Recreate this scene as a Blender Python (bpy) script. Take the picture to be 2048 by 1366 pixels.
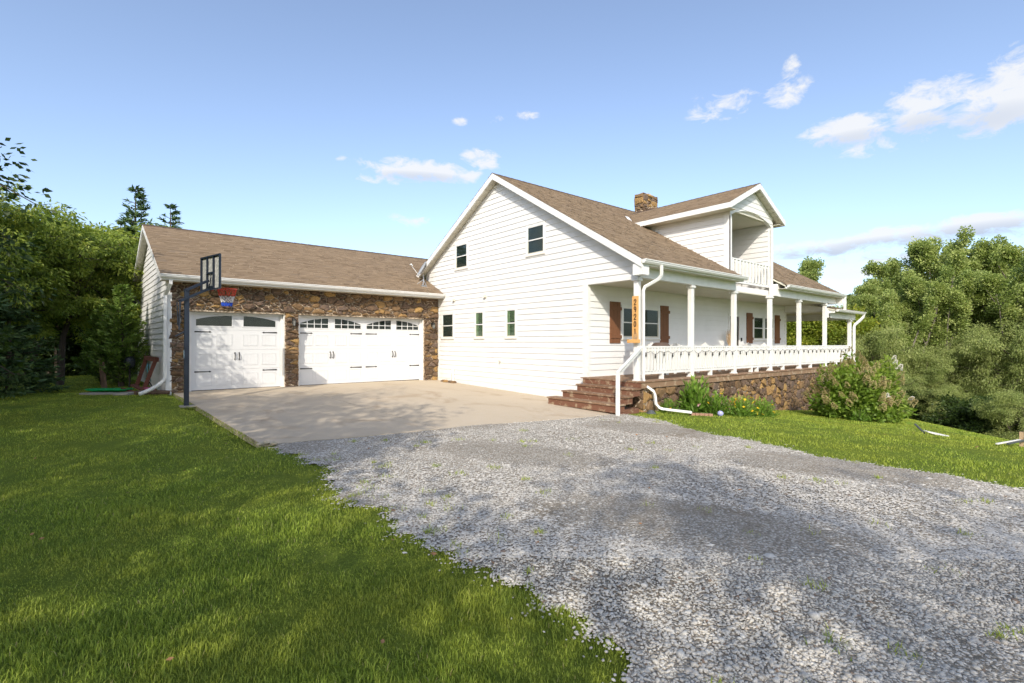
import bpy, bmesh, math, random
import numpy as np
from mathutils import Vector, Matrix

# ------------------------------------------------------------------ scene, camera, light
for o in list(bpy.data.objects):
    bpy.data.objects.remove(o)
SC = bpy.context.scene
COL = SC.collection
R = math.radians

CAM = np.array([-11.06, -18.4, 1.535])
FPX, YAW, PITCH, ROLL = 1000.2, R(50.63), R(0.142), R(0.122)
cam_d = bpy.data.cameras.new('camera')
cam = bpy.data.objects.new('camera', cam_d)
COL.objects.link(cam)
_f = Vector((math.cos(YAW)*math.cos(PITCH), math.sin(YAW)*math.cos(PITCH), math.sin(PITCH)))
_r = Vector((math.sin(YAW), -math.cos(YAW), 0))
_u = _r.cross(_f)
_r2 = _r*math.cos(ROLL) + _u*math.sin(ROLL)
_u2 = -_r*math.sin(ROLL) + _u*math.cos(ROLL)
cam.matrix_world = Matrix(((_r2.x, _u2.x, -_f.x, CAM[0]), (_r2.y, _u2.y, -_f.y, CAM[1]), (_r2.z, _u2.z, -_f.z, CAM[2]), (0, 0, 0, 1)))
cam_d.sensor_width = 36
cam_d.lens = FPX/2048*36
cam_d.clip_start = 0.05
cam_d.clip_end = 3000
SC.camera = cam

SUN = Vector((1.0, 0.94, -0.91)).normalized()        # direction the light travels
SUN_EL = math.asin(-SUN.z)
SUN_ROT = math.atan2(-SUN.x, -SUN.y)
sl = bpy.data.lights.new('sun', 'SUN')
sl.energy = 2.3
sl.angle = R(0.55)
sl.color = (1.0, 0.93, 0.82)
so = bpy.data.objects.new('sun', sl)
COL.objects.link(so)
so.rotation_euler = SUN.to_track_quat('-Z', 'Y').to_euler()
so.location = (-30, -30, 30)

SC.view_settings.view_transform = 'Standard'
SC.view_settings.look = 'None'
SC.view_settings.exposure = 0.89
SKY_STR = 0.15
CLW = 3.4
SC.view_settings.gamma = 1.0
SC.view_settings.use_curve_mapping = False
SC.render.engine = 'CYCLES'

def pix_dir(x, y):
    v = _r2*((x-1024)/FPX) - _u2*((y-683)/FPX) + _f
    return v.normalized()

W = bpy.data.worlds.new('World')
SC.world = W
W.use_nodes = True

class NT:
    """tiny node helper"""
    def __init__(s, tree):
        s.t = tree
    def n(s, typ, **kw):
        nd = s.t.nodes.new(typ)
        for k, v in kw.items():
            setattr(nd, k, v)
        return nd
    def link(s, a, b):
        s.t.links.new(a, b)
    def put(s, sock, v):
        if hasattr(v, 'is_output'):
            s.link(v, sock)
        elif isinstance(v, bpy.types.Node):
            s.link(v.outputs[0], sock)
        else:
            sock.default_value = v
    def math(s, op, a, b=0.0, c=None, clamp=False):
        nd = s.n('ShaderNodeMath', operation=op, use_clamp=clamp)
        s.put(nd.inputs[0], a); s.put(nd.inputs[1], b)
        if c is not None: s.put(nd.inputs[2], c)
        return nd.outputs[0]
    def mix(s, f, a, b, mode='MIX'):
        nd = s.n('ShaderNodeMix', data_type='RGBA', blend_type=mode)
        s.put(nd.inputs[0], f); s.put(nd.inputs[6], a); s.put(nd.inputs[7], b)
        return nd.outputs[2]
    def noise(s, scale, detail=3, rough=0.55, vec=None, dist=0.0):
        nd = s.n('ShaderNodeTexNoise')
        nd.inputs['Scale'].default_value = scale; nd.inputs['Detail'].default_value = detail
        nd.inputs['Roughness'].default_value = rough; nd.inputs['Distortion'].default_value = dist
        if vec is not None: s.link(vec, nd.inputs['Vector'])
        return nd.outputs[0]
    def ramp(s, f, stops, interp='LINEAR'):
        nd = s.n('ShaderNodeValToRGB')
        nd.color_ramp.interpolation = interp
        e = nd.color_ramp.elements
        while len(e) < len(stops): e.new(0.5)
        for el, (p, c) in zip(e, stops):
            el.position = p
            el.color = (c, c, c, 1) if isinstance(c, (int, float)) else (*c[:3], 1)
        s.put(nd.inputs[0], f)
        return nd.outputs[0]
    def coord(s, kind='Object', scale=None):
        c = s.n('ShaderNodeTexCoord').outputs[kind]
        if scale is None: return c
        m = s.n('ShaderNodeMapping'); m.inputs['Scale'].default_value = scale
        s.link(c, m.inputs['Vector'])
        return m.outputs[0]
    def world(s, scale=None):
        c = s.n('ShaderNodeNewGeometry').outputs['Position']
        if scale is None: return c
        m = s.n('ShaderNodeMapping'); m.inputs['Scale'].default_value = scale
        s.link(c, m.inputs['Vector'])
        return m.outputs[0]

def build_world():
    t = W.node_tree
    t.nodes.clear()
    g = NT(t)
    sky = g.n('ShaderNodeTexSky', sky_type='NISHITA', sun_disc=False)
    sky.sun_elevation = SUN_EL
    sky.sun_rotation = SUN_ROT
    sky.air_density = 0.9; sky.dust_density = 2.3; sky.ozone_density = 2.6
    sky.altitude = 300
    d = g.n('ShaderNodeTexCoord').outputs['Generated']
    sep = g.n('ShaderNodeSeparateXYZ'); g.link(d, sep.inputs[0])
    az = g.math('ARCTAN2', sep.outputs[1], sep.outputs[0])
    el = g.math('ARCSINE', sep.outputs[2])
    # fair-weather clouds: centre pixel direction, half sizes in degrees, strength
    cl = [(835, 338, 5.2, 0.95, 1.0), (900, 350, 3.6, 0.75, .9), (770, 360, 3.6, .5, .6), (963, 318, 2.1, 1.0, .85), (1432, 216, 2.4, 1.4, .62), (1475, 205, 2.4, 1.0, .5),
          (1573, 185, 1.9, 1.1, .95), (1578, 141, .9, 1.2, .7), (1700, 260, 3.4, 1.2, .95), (1840, 225, 2.6, 2.2, .85), (1870, 195, 2.6, 1.4, .7),
          (1980, 212, 2.9, 1.9, .95), (2046, 175, 2.4, 2.6, 1.0), (1745, 290, 2.6, .8, .6), (920, 243, .8, .45, .6), (994, 239, 1.0, .4, .55), (1052, 230, 1.5, .45, .6),
          (775, 327, 1.2, .7, .55), (825, 440, 2.4, .7, .5), (1640, 497, 5.4, .75, .95), (1800, 475, 5.6, .9, 1.0), (1960, 452, 5.4, .9, 1.0), (2110, 440, 5, 1.0, .9),
          (1770, 520, 7.5, 1.1, .5), (1740, 543, 4.2, .6, .8), (1900, 550, 5, .5, .5), (690, 318, .9, .3, .4), (755, 307, 1.0, .3, .4), (720, 478, .8, .5, .35)]
    D = []
    for (x, y, wa, we, s) in cl:
        v = pix_dir(x, y)
        D.append((math.atan2(v.y, v.x), math.asin(v.z), R(wa), R(we), s))
    rng = random.Random(5)                       # the same kind of sky goes on all round
    for k in range(18):
        a = rng.uniform(-math.pi, math.pi)
        if abs((a-YAW+math.pi) % (2*math.pi)-math.pi) < R(52): continue
        D.append((a, R(rng.uniform(6, 34)), R(rng.uniform(1.5, 5)), R(rng.uniform(.6, 1.5)), rng.uniform(.5, 1)))
    azc = g.n('ShaderNodeCombineXYZ'); g.link(az, azc.inputs[0]); g.link(el, azc.inputs[1])
    def blobs(DD):
        m = None
        for (a0, e0, wa, we, s) in DD:
            q = g.n('ShaderNodeVectorMath', operation='MULTIPLY_ADD')
            g.link(azc.outputs[0], q.inputs[0]); q.inputs[1].default_value = (1/wa, 1/we, 0); q.inputs[2].default_value = (-a0/wa, -e0/we, 0)
            d2 = g.n('ShaderNodeVectorMath', operation='DOT_PRODUCT'); g.link(q.outputs[0], d2.inputs[0]); g.link(q.outputs[0], d2.inputs[1])
            k = g.math('MULTIPLY_ADD', d2.outputs['Value'], -.45*s, s)
            m = k if m is None else g.math('MAXIMUM', m, k)
        return g.math('MAXIMUM', m, 0)
    m = blobs(D)
    SH = []
    for (x, y, wa, we, s) in [(1640, 512, 5.0, .7, .9), (1800, 494, 5.6, .8, 1.0), (1960, 474, 5.4, .9, 1.0), (2110, 462, 5, 1.0, .9), (840, 356, 4.0, .5, .6), (1840, 255, 2.2, .9, .5), (1985, 240, 2.6, .9, .5), (1700, 280, 3, .6, .5)]:
        v = pix_dir(x, y); SH.append((math.atan2(v.y, v.x), math.asin(v.z), R(wa), R(we), s))
    shade = blobs(SH)
    mp = g.n('ShaderNodeMapping'); mp.inputs['Scale'].default_value = (1, 1, 2.0); g.link(d, mp.inputs[0])
    nz = g.noise(24, 7, 0.64, mp.outputs[0], 0.4)
    dens = g.math('MULTIPLY_ADD', nz, 4.4, -2.38)
    dens = g.math('ADD', dens, g.math('MULTIPLY_ADD', m, 1.75, -0.42))
    dens = g.math('MULTIPLY', dens, g.math('MULTIPLY', m, 2.4, clamp=True), clamp=True)
    dens = g.math('SMOOTH_MIN', dens, .92, .3)
    ccol = g.mix(g.math('MULTIPLY', shade, .9, clamp=True), (CLW, CLW*1.01, CLW*1.03, 1), (CLW*.52, CLW*.60, CLW*.76, 1))
    hs = g.n('ShaderNodeHueSaturation'); hs.inputs['Saturation'].default_value = .88; g.link(sky.outputs[0], hs.inputs['Color'])
    c = g.mix(dens, hs.outputs[0], ccol)
    bg = g.n('ShaderNodeBackground'); g.link(c, bg.inputs[0]); bg.inputs[1].default_value = SKY_STR
    out = g.n('ShaderNodeOutputWorld'); g.link(bg.outputs[0], out.inputs[0])
build_world()

# ------------------------------------------------------------------ materials
def lin(h):
    h = h.lstrip('#')
    v = [int(h[i:i+2], 16)/255 for i in (0, 2, 4)]
    return tuple(((c+0.055)/1.055)**2.4 if c > 0.04045 else c/12.92 for c in v)

MATS = {}
def mat(name, fn=None, base=(.5, .5, .5), rough=.6, spec=.4, metal=0.0, bump=None, var=None):
    m = bpy.data.materials.new(name); m.use_nodes = True
    t = m.node_tree; t.nodes.clear(); g = NT(t)
    out = g.n('ShaderNodeOutputMaterial'); b = g.n('ShaderNodeBsdfPrincipled')
    g.link(b.outputs[0], out.inputs[0])
    b.inputs['Base Color'].default_value = (*base[:3], 1); b.inputs['Roughness'].default_value = rough
    b.inputs['Specular IOR Level'].default_value = spec; b.inputs['Metallic'].default_value = metal
    if var:
        sc, amt = var
        nz = g.noise(sc, 4, .6, g.world())
        f = g.math('MULTIPLY_ADD', nz, amt*2, 1-amt)
        mx = g.n('ShaderNodeVectorMath', operation='SCALE'); mx.inputs[0].default_value = base[:3]; g.put(mx.inputs['Scale'], f)
        g.link(mx.outputs[0], b.inputs['Base Color'])
    if bump:
        sc, st, dist = bump
        bp = g.n('ShaderNodeBump'); bp.inputs['Strength'].default_value = st; bp.inputs['Distance'].default_value = dist
        g.put(bp.inputs['Height'], g.noise(sc, 5, .6, g.world())); g.link(bp.outputs[0], b.inputs['Normal'])
    if fn: fn(g, b, out)
    MATS[name] = m
    return m

def add_bump(g, b, h, st, dist):
    bp = g.n('ShaderNodeBump'); bp.inputs['Strength'].default_value = st; bp.inputs['Distance'].default_value = dist
    g.put(bp.inputs['Height'], h); g.link(bp.outputs[0], b.inputs['Normal'])

def m_siding(g, b, out):
    w = g.world()
    n1 = g.noise(1.3, 5, .6, w); n2 = g.noise(26, 3, .6, g.world((1, 1, .25)))
    oi = g.n('ShaderNodeObjectInfo').outputs['Random']
    c = g.mix(g.ramp(n1, [(.35, 0), (.75, 1)]), (.73, .725, .705, 1), (.67, .66, .63, 1))
    c = g.mix(g.math('MULTIPLY', oi, .4), c, (.75, .745, .715, 1))
    c = g.mix(g.ramp(n2, [(.62, 0), (.8, .35)]), c, (.62, .60, .55, 1))
    g.link(c, b.inputs['Base Color'])
    add_bump(g, b, g.noise(60, 3, .6, g.world((.15, .15, 1))), .12, .01)
M_SIDING = mat('painted_siding', m_siding, rough=.55, spec=.35)
def m_trim(g, b, out):
    n1 = g.noise(3, 4, .6, g.world())
    g.link(g.mix(g.ramp(n1, [(.4, 0), (.8, 1)]), (.75, .745, .715, 1), (.66, .65, .61, 1)), b.inputs['Base Color'])
M_TRIM = mat('white_trim', m_trim, rough=.45, spec=.4)
M_DOORW = mat('garage_door_white', base=(.69, .69, .68), rough=.42, spec=.45, bump=(90, .05, .004))
M_SOFFIT = mat('soffit_cream', base=(.60, .57, .47), rough=.6, var=(2.0, .1))
M_METALW = mat('white_metal', base=(.72, .715, .685), rough=.35, spec=.5, var=(2.5, .05))
M_DARK = mat('black_iron', base=(.016, .015, .014), rough=.5, spec=.4)
M_NAVY = mat('navy_black_metal', base=(.012, .018, .032), rough=.38, spec=.5)
M_GREYM = mat('grey_metal', base=(.30, .31, .32), rough=.4, metal=.6)
M_DISH = mat('dish_grey', base=(.34, .36, .37), rough=.5)

def m_glass(g, b, out):
    tr = g.n('ShaderNodeBsdfTransparent'); tr.inputs[0].default_value = (.80, .86, .84, 1)
    gl = g.n('ShaderNodeBsdfGlossy'); gl.inputs['Roughness'].default_value = .02
    lw = g.n('ShaderNodeLayerWeight'); lw.inputs[0].default_value = .5
    f = g.math('MULTIPLY_ADD', g.math('POWER', lw.outputs['Facing'], 5.0), .9, .035)
    mx = g.n('ShaderNodeMixShader'); g.put(mx.inputs[0], f); g.link(tr.outputs[0], mx.inputs[1]); g.link(gl.outputs[0], mx.inputs[2])
    g.link(mx.outputs[0], out.inputs[0])
M_GLASS = mat('window_glass', m_glass)
M_INT = mat('dark_room', base=(.035, .042, .036), rough=.9, var=(3, .5))  # unlit room darkness put into the colour of the window backing
M_INT2 = mat('garage_dark', base=(.016, .017, .016), rough=.8, var=(5, .4))  # unlit garage darkness put into the colour of the sheet
M_BLIND = mat('green_blind', base=(.30, .36, .20), rough=.7)

def m_shingle(g, b, out):
    a = g.n('ShaderNodeAttribute', attribute_name='rnd').outputs['Fac']
    w = g.world()
    c = g.ramp(a, [(0, (.090, .062, .038)), (.1, (.15, .108, .068)), (.3, (.200, .146, .094)), (.6, (.222, .163, .105)), (.85, (.262, .195, .128)), (1, (.185, .142, .10))])
    sp = g.noise(230, 2, .6, w); big = g.noise(.9, 4, .6, w)
    c = g.mix(g.ramp(sp, [(.4, .0), (.75, .35)]), c, (0.354, 0.266, 0.195, 1))
    c = g.mix(g.ramp(big, [(.45, 0), (.8, .15)]), c, (0.177, 0.136, 0.106, 1))
    g.link(c, b.inputs['Base Color'])
    add_bump(g, b, sp, .35, .006)
M_SHINGLE = mat('asphalt_shingle', m_shingle, rough=.92, spec=.15)
M_RIDGE = mat('ridge_cap', base=(.10, .072, .055), rough=.9, var=(12, .35), spec=.15)

def m_stone(g, b, out, small=False):
    oi = g.n('ShaderNodeAttribute', attribute_name='rnd').outputs['Fac'] if small else g.n('ShaderNodeObjectInfo').outputs['Random']
    w = g.world()
    c = g.ramp(oi, [(0, (.085, .054, .036)), (.14, (.165, .103, .056)), (.27, (.120, .082, .061)), (.39, (.24, .150, .073)), (.50, (.145, .095, .065)),
                    (.60, (.34, .205, .078)), (.68, (.150, .107, .085)), (.79, (.21, .132, .068)), (.88, (.42, .26, .095)), (.94, (.110, .075, .055))], 'CONSTANT')
    n1 = g.noise(9, 6, .65, w, .5); n2 = g.noise(45, 4, .65, w)
    c = g.mix(g.ramp(n1, [(.44, 0), (.72, .55)]), c, (.30, .19, .095, 1))
    c = g.mix(g.ramp(n1, [(.30, .7), (.42, 0)]), c, (0.077, 0.048, 0.034, 1))
    c = g.mix(g.ramp(n2, [(.56, 0), (.75, .45)]), c, (0.504, 0.350, 0.196, 1))
    g.link(c, b.inputs['Base Color'])
    add_bump(g, b, g.math('ADD', n1, g.math('MULTIPLY', n2, .6)), 1.0, .05)
M_STONE = mat('field_stone', m_stone, rough=.85, spec=.25)
M_STONES = mat('small_field_stone', lambda g, b, out: m_stone(g, b, out, True), rough=.85, spec=.25)
def m_mortar(g, b, out):
    n1 = g.noise(14, 4, .6, g.world())
    c = g.ramp(n1, [(.3, (.10, .07, .045)), (.46, (.27, .20, .13)), (.56, (.62, .51, .38))])
    g.link(c, b.inputs['Base Color']); add_bump(g, b, g.noise(60, 4, .6, g.world()), .8, .03)
M_MORTAR = mat('mortar', m_mortar, rough=.95, spec=.1)

def m_concrete(g, b, out):
    w = g.world()
    n1 = g.noise(.55, 6, .6, w); n2 = g.noise(5.5, 5, .6, w); n3 = g.noise(170, 2, .6, w); st = g.noise(.9, 5, .65, g.world((1, .6, 1)), .8)
    c = g.mix(n1, (.45, .365, .255, 1), (.58, .485, .36, 1))
    c = g.mix(g.ramp(n2, [(.45, 0), (.8, .35)]), c, (.52, .46, .37, 1))
    c = g.mix(g.ramp(st, [(.55, 0), (.70, .5)]), c, (.32, .215, .125, 1))
    c = g.mix(g.ramp(n3, [(.3, .3), (.45, 0)]), c, (.2, .17, .14, 1))
    g.link(c, b.inputs['Base Color']); add_bump(g, b, g.math('ADD', n3, n2), .12, .01)
M_CONC = mat('driveway_concrete', m_concrete, rough=.88, spec=.2)

def m_deck(g, b, out):
    oi = g.n('ShaderNodeObjectInfo').outputs['Random']; w = g.world((.5, 6, 6))
    n1 = g.noise(6, 5, .65, w); n2 = g.noise(7, 4, .6, g.world())
    c = g.ramp(oi, [(0, (.17, .090, .052)), (.5, (.225, .130, .078)), (1, (.26, .165, .10))])
    c = g.mix(g.ramp(n1, [(.4, 0), (.75, .6)]), c, (.27, .185, .115, 1))
    c = g.mix(g.ramp(n2, [(.53, 0), (.64, .75)]), c, (.42, .33, .23, 1))
    g.link(c, b.inputs['Base Color']); add_bump(g, b, n1, .3, .01)
M_DECK = mat('worn_deck_stain', m_deck, rough=.8, spec=.2)
def m_riser(g, b, out):
    w = g.world((.5, 1.2, 5)); n1 = g.noise(8, 5, .65, w); n2 = g.noise(6, 4, .6, g.world())
    c = g.mix(n1, (.125, .050, .028, 1), (.21, .10, .058, 1)); c = g.mix(g.ramp(n2, [(.52, 0), (.64, .8)]), c, (.36, .27, .17, 1))
    g.link(c, b.inputs['Base Color']); add_bump(g, b, n1, .3, .01)
M_RISER = mat('red_brown_stain', m_riser, rough=.75)
def m_shut(g, b, out):
    n1 = g.noise(12, 5, .6, g.world((3, 3, .4)))
    g.link(g.mix(n1, (.125, .050, .022, 1), (.225, .095, .038, 1)), b.inputs['Base Color']); add_bump(g, b, n1, .2, .006)
M_SHUT = mat('cedar_shutter', m_shut, rough=.65)
def m_sign(g, b, out):
    n1 = g.noise(10, 5, .6, g.world((3, 3, .5)))
    g.link(g.mix(n1, (.58, .29, .085, 1), (.72, .42, .155, 1)), b.inputs['Base Color'])
M_SIGN = mat('honey_pine', m_sign, rough=.5)
M_BURN = mat('burnt_numeral', base=(.045, .02, .01), rough=.8)
M_REDW = mat('weathered_red_wood', base=(.135, .048, .03), rough=.85, var=(9, .35), bump=(30, .3, .02))
def m_log(g, b, out):
    n1 = g.noise(9, 5, .6, g.world()); g.link(g.mix(n1, (.05, .032, .022, 1), (.20, .13, .085, 1)), b.inputs['Base Color']); add_bump(g, b, n1, .6, .03)
M_LOG = mat('weathered_log', m_log, rough=.95)
M_BARK = mat('bark', base=(.085, .066, .050), rough=.95, var=(6, .45), bump=(25, .8, .06))
M_BARKP = mat('pale_bark', base=(.20, .17, .14), rough=.95, var=(5, .45), bump=(25, .8, .06))
M_GREEN = mat('green_plastic', base=(.01, .33, .10), rough=.3, spec=.5)
M_PINK = mat('pink_plastic', base=(.42, .08, .18), rough=.4)
M_TEAL = mat('teal_cord', base=(.10, .26, .28), rough=.7)
M_FLAG = mat('grey_flagstone', base=(.30, .275, .235), rough=.9, var=(7, .3), bump=(30, .5, .02))
M_RED = mat('orange_red_rim', base=(.62, .06, .02), rough=.4)
M_NETR = mat('red_net', base=(.60, .06, .03), rough=.8)
M_NETW = mat('white_net', base=(.75, .73, .70), rough=.8)
M_NETB = mat('blue_net', base=(.02, .09, .55), rough=.8)
M_WICKER = mat('brown_cover', base=(.105, .075, .06), rough=.9, var=(8, .3))
M_PAMPAS = mat('dried_plume', base=(.42, .30, .18), rough=.9, var=(30, .3))
M_BRICK = mat('brick_edging', base=(.34, .20, .13), rough=.9, var=(20, .3))
M_BALL = mat('gazing_ball', base=(.35, .36, .62), rough=.15, spec=.6)
M_CANVAS = mat('white_canvas', base=(.70, .68, .64), rough=.85)
M_STEEL = mat('dull_steel', base=(.12, .13, .13), rough=.5, metal=.5)
def m_clear(g, b, out):
    n = g.noise(14, 3, .6, g.world())
    g.link(g.mix(g.ramp(n, [(.5, 0), (.6, 1)]), (.33, .33, .30, 1), (.47, .46, .42, 1)), b.inputs['Base Color'])
M_ACRYL = mat('hazy_acrylic', m_clear, rough=.25, spec=.5)

def leaf_mat(name, stops, trans=.35, rough=.5):
    def fn(g, b, out):
        a = g.n('ShaderNodeAttribute', attribute_name='rnd').outputs['Fac']
        big = g.noise(.45, 3, .6, g.world())
        a2 = g.math('ADD', g.math('MULTIPLY', a, .75), g.math('MULTIPLY_ADD', big, .9, -.32), clamp=True)
        c = g.ramp(a2, stops)
        g.link(c, b.inputs['Base Color'])
        tl = g.n('ShaderNodeBsdfTranslucent')
        hs = g.n('ShaderNodeHueSaturation'); hs.inputs['Saturation'].default_value = 1.1; hs.inputs['Value'].default_value = 1.35
        g.link(c, hs.inputs['Color']); g.link(hs.outputs[0], tl.inputs[0])
        mx = g.n('ShaderNodeMixShader'); mx.inputs[0].default_value = trans
        g.link(b.outputs[0], mx.inputs[1]); g.link(tl.outputs[0], mx.inputs[2]); g.link(mx.outputs[0], out.inputs[0])
    return mat(name, fn, rough=rough, spec=.3)
L_COTTON = leaf_mat('cottonwood_leaf', [(0, (.10, .150, .040)), (.4, (.23, .295, .075)), (.8, (.39, .44, .14)), (1, (.52, .54, .22))])
L_WILLOW = leaf_mat('willow_leaf', [(0, (.10, .140, .038)), (.5, (.245, .295, .085)), (1, (.45, .475, .18))])
L_WALNUT = leaf_mat('walnut_leaf', [(0, (.060, .100, .018)), (.4, (.175, .240, .036)), (.8, (.32, .37, .065)), (1, (.48, .47, .10))])
L_YELLOW = leaf_mat('yellow_green_leaf', [(0, (0.095, 0.142, 0.016)), (.5, (0.209, 0.263, 0.030)), (1, (0.405, 0.392, 0.061))])
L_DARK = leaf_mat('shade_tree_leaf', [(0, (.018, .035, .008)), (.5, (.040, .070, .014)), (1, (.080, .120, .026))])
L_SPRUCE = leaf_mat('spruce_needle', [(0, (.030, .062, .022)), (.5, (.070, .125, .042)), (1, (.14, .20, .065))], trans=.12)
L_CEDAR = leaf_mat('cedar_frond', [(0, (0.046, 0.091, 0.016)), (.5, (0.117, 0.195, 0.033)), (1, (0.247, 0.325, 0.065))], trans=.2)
L_SHRUB = leaf_mat('hydrangea_leaf', [(0, (.07, .13, .018)), (.5, (.175, .265, .035)), (1, (.33, .40, .08))])
L_PLANT = leaf_mat('perennial_leaf', [(0, (0.062, 0.125, 0.019)), (.5, (0.150, 0.263, 0.037)), (1, (0.300, 0.413, 0.075))])
L_PANTAN = leaf_mat('tan_blossom', [(0, (.20, .16, .06)), (.5, (.34, .285, .12)), (1, (.48, .41, .20))], trans=.2)
L_PANWH = leaf_mat('white_blossom', [(0, (.62, .55, .48)), (.5, (.78, .74, .68)), (1, (.85, .82, .78))], trans=.2)
L_YFLOW = leaf_mat('yellow_petal', [(0, (.62, .36, .01)), (.5, (.80, .55, .02)), (1, (.88, .68, .05))], trans=.2)
L_PINKF = leaf_mat('pink_petal', [(0, (.55, .25, .30)), (.5, (.70, .42, .45)), (1, (.8, .6, .6))], trans=.2)
def m_blade(g, b, out):
    at = g.n('ShaderNodeAttribute', attribute_name='rnd').outputs['Fac']
    w = g.world()
    p1 = g.noise(.75, 4, .6, w); p2 = g.noise(3.2, 3, .6, w)
    c = g.ramp(at, [(0, (.165, .235, .024)), (.5, (.315, .41, .048)), (.86, (.47, .54, .085)), (.95, (.36, .36, .09)), (1, (.45, .38, .17))])
    c = g.mix(g.ramp(p1, [(.42, 0), (.62, .65)]), c, (.38, .41, .055, 1))
    c = g.mix(g.ramp(p2, [(.30, .55), (.45, 0)]), c, (.11, .19, .025, 1))
    g.link(c, b.inputs['Base Color'])
    tl = g.n('ShaderNodeBsdfTranslucent'); g.link(c, tl.inputs[0])
    mx = g.n('ShaderNodeMixShader'); mx.inputs[0].default_value = .3
    g.link(b.outputs[0], mx.inputs[1]); g.link(tl.outputs[0], mx.inputs[2]); g.link(mx.outputs[0], out.inputs[0])
M_BLADE = mat('grass_blade', m_blade, rough=.55, spec=.3)
def m_ground(g, b, out):
    w = g.world(); p1 = g.noise(.75, 4, .6, w); p2 = g.noise(3.2, 3, .6, w); n = g.noise(40, 4, .7, w); f = g.noise(150, 3, .7, w)
    c = g.ramp(n, [(.25, (.075, .11, .016)), (.5, (.15, .21, .028)), (.75, (.22, .28, .04))])
    c = g.mix(g.ramp(p1, [(.42, 0), (.62, .5)]), c, (.20, .24, .026, 1))
    c = g.mix(g.ramp(f, [(.55, 0), (.75, .4)]), c, (.075, .055, .03, 1))
    g.link(c, b.inputs['Base Color']); add_bump(g, b, f, .8, .04)
M_GROUND = mat('lawn_soil', m_ground, rough=.95, spec=.1)
def m_gravel(g, b, out):
    w = g.world()
    v = g.n('ShaderNodeTexVoronoi', feature='F1'); v.inputs['Scale'].default_value = 48; g.link(w, v.inputs['Vector'])
    sep = g.n('ShaderNodeSeparateColor'); g.link(v.outputs['Color'], sep.inputs[0])
    c = g.ramp(sep.outputs[0], [(0, (.20, .175, .14)), (.35, (.36, .325, .27)), (.7, (.52, .485, .42)), (1, (.66, .625, .56))])
    c = g.mix(g.ramp(v.outputs['Distance'], [(.25, 0), (.75, .8)]), c, (.27, .23, .175, 1))
    d1 = g.noise(.8, 5, .65, w, .5); d2 = g.noise(5, 4, .65, w); d3 = g.noise(.5, 4, .6, g.world((1, .22, 1)), .3)
    dirt = g.math('MULTIPLY', g.ramp(d1, [(.50, 0), (.62, 1)]), g.ramp(d2, [(.40, 0), (.62, 1)]))
    c = g.mix(g.math('MULTIPLY', dirt, .8), c, (.25, .205, .145, 1))
    c = g.mix(g.math('MULTIPLY', g.ramp(d3, [(.52, 0), (.68, 1)]), .55), c, (.42, .36, .28, 1))
    g.link(c, b.inputs['Base Color'])
    add_bump(g, b, v.outputs['Distance'], .9, -.02)
M_GRAVEL = mat('gravel_bed', m_gravel, rough=.95, spec=.1)
def m_gstone(g, b, out):
    a = g.n('ShaderNodeAttribute', attribute_name='rnd').outputs['Fac']; w = g.world()
    c = g.ramp(a, [(0, (.37, .335, .28)), (.18, (.51, .472, .405)), (.55, (.63, .588, .51)), (.85, (.72, .68, .60)), (.95, (.60, .52, .42)), (1, (.28, .20, .14))])
    c = g.mix(g.ramp(g.noise(120, 3, .6, w), [(.4, 0), (.8, .35)]), c, (.25, .235, .22, 1))
    g.link(c, b.inputs['Base Color'])
M_GSTONE = mat('limestone_chip', m_gstone, rough=.9, spec=.2)
M_DIRT = mat('bed_soil', base=(.045, .032, .022), rough=.98, var=(12, .4), bump=(40, .8, .03))
M_WATER = mat('pond_water', base=(.012, .014, .010), rough=.08, spec=.5, bump=(4, .1, .02))

# ------------------------------------------------------------------ object helpers
WP = {}
def tag(o, label=None, cat=None, group=None, kind=None):
    if label: o['label'] = label
    if cat: o['category'] = cat
    if group: o['group'] = group
    if kind: o['kind'] = kind
    return o

def thing(name, label, cat, loc=(0, 0, 0), group=None):
    o = bpy.data.objects.new(name, None); COL.objects.link(o)
    o.empty_display_size = .2
    o.location = loc; WP[o.name] = Vector(loc)
    return tag(o, label, cat, group)

def place(name, me, parent=None, off=(0, 0, 0), kind=None, label=None):
    o = bpy.data.objects.new(name, me); COL.objects.link(o)
    off = Vector(off)
    if parent is not None:
        o.parent = parent; o.location = off-WP[parent.name]
    else:
        o.location = off
    WP[o.name] = off
    if kind: o['kind'] = kind
    if label: o['label'] = label
    return o

def V3(*a): return Vector(a)

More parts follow.
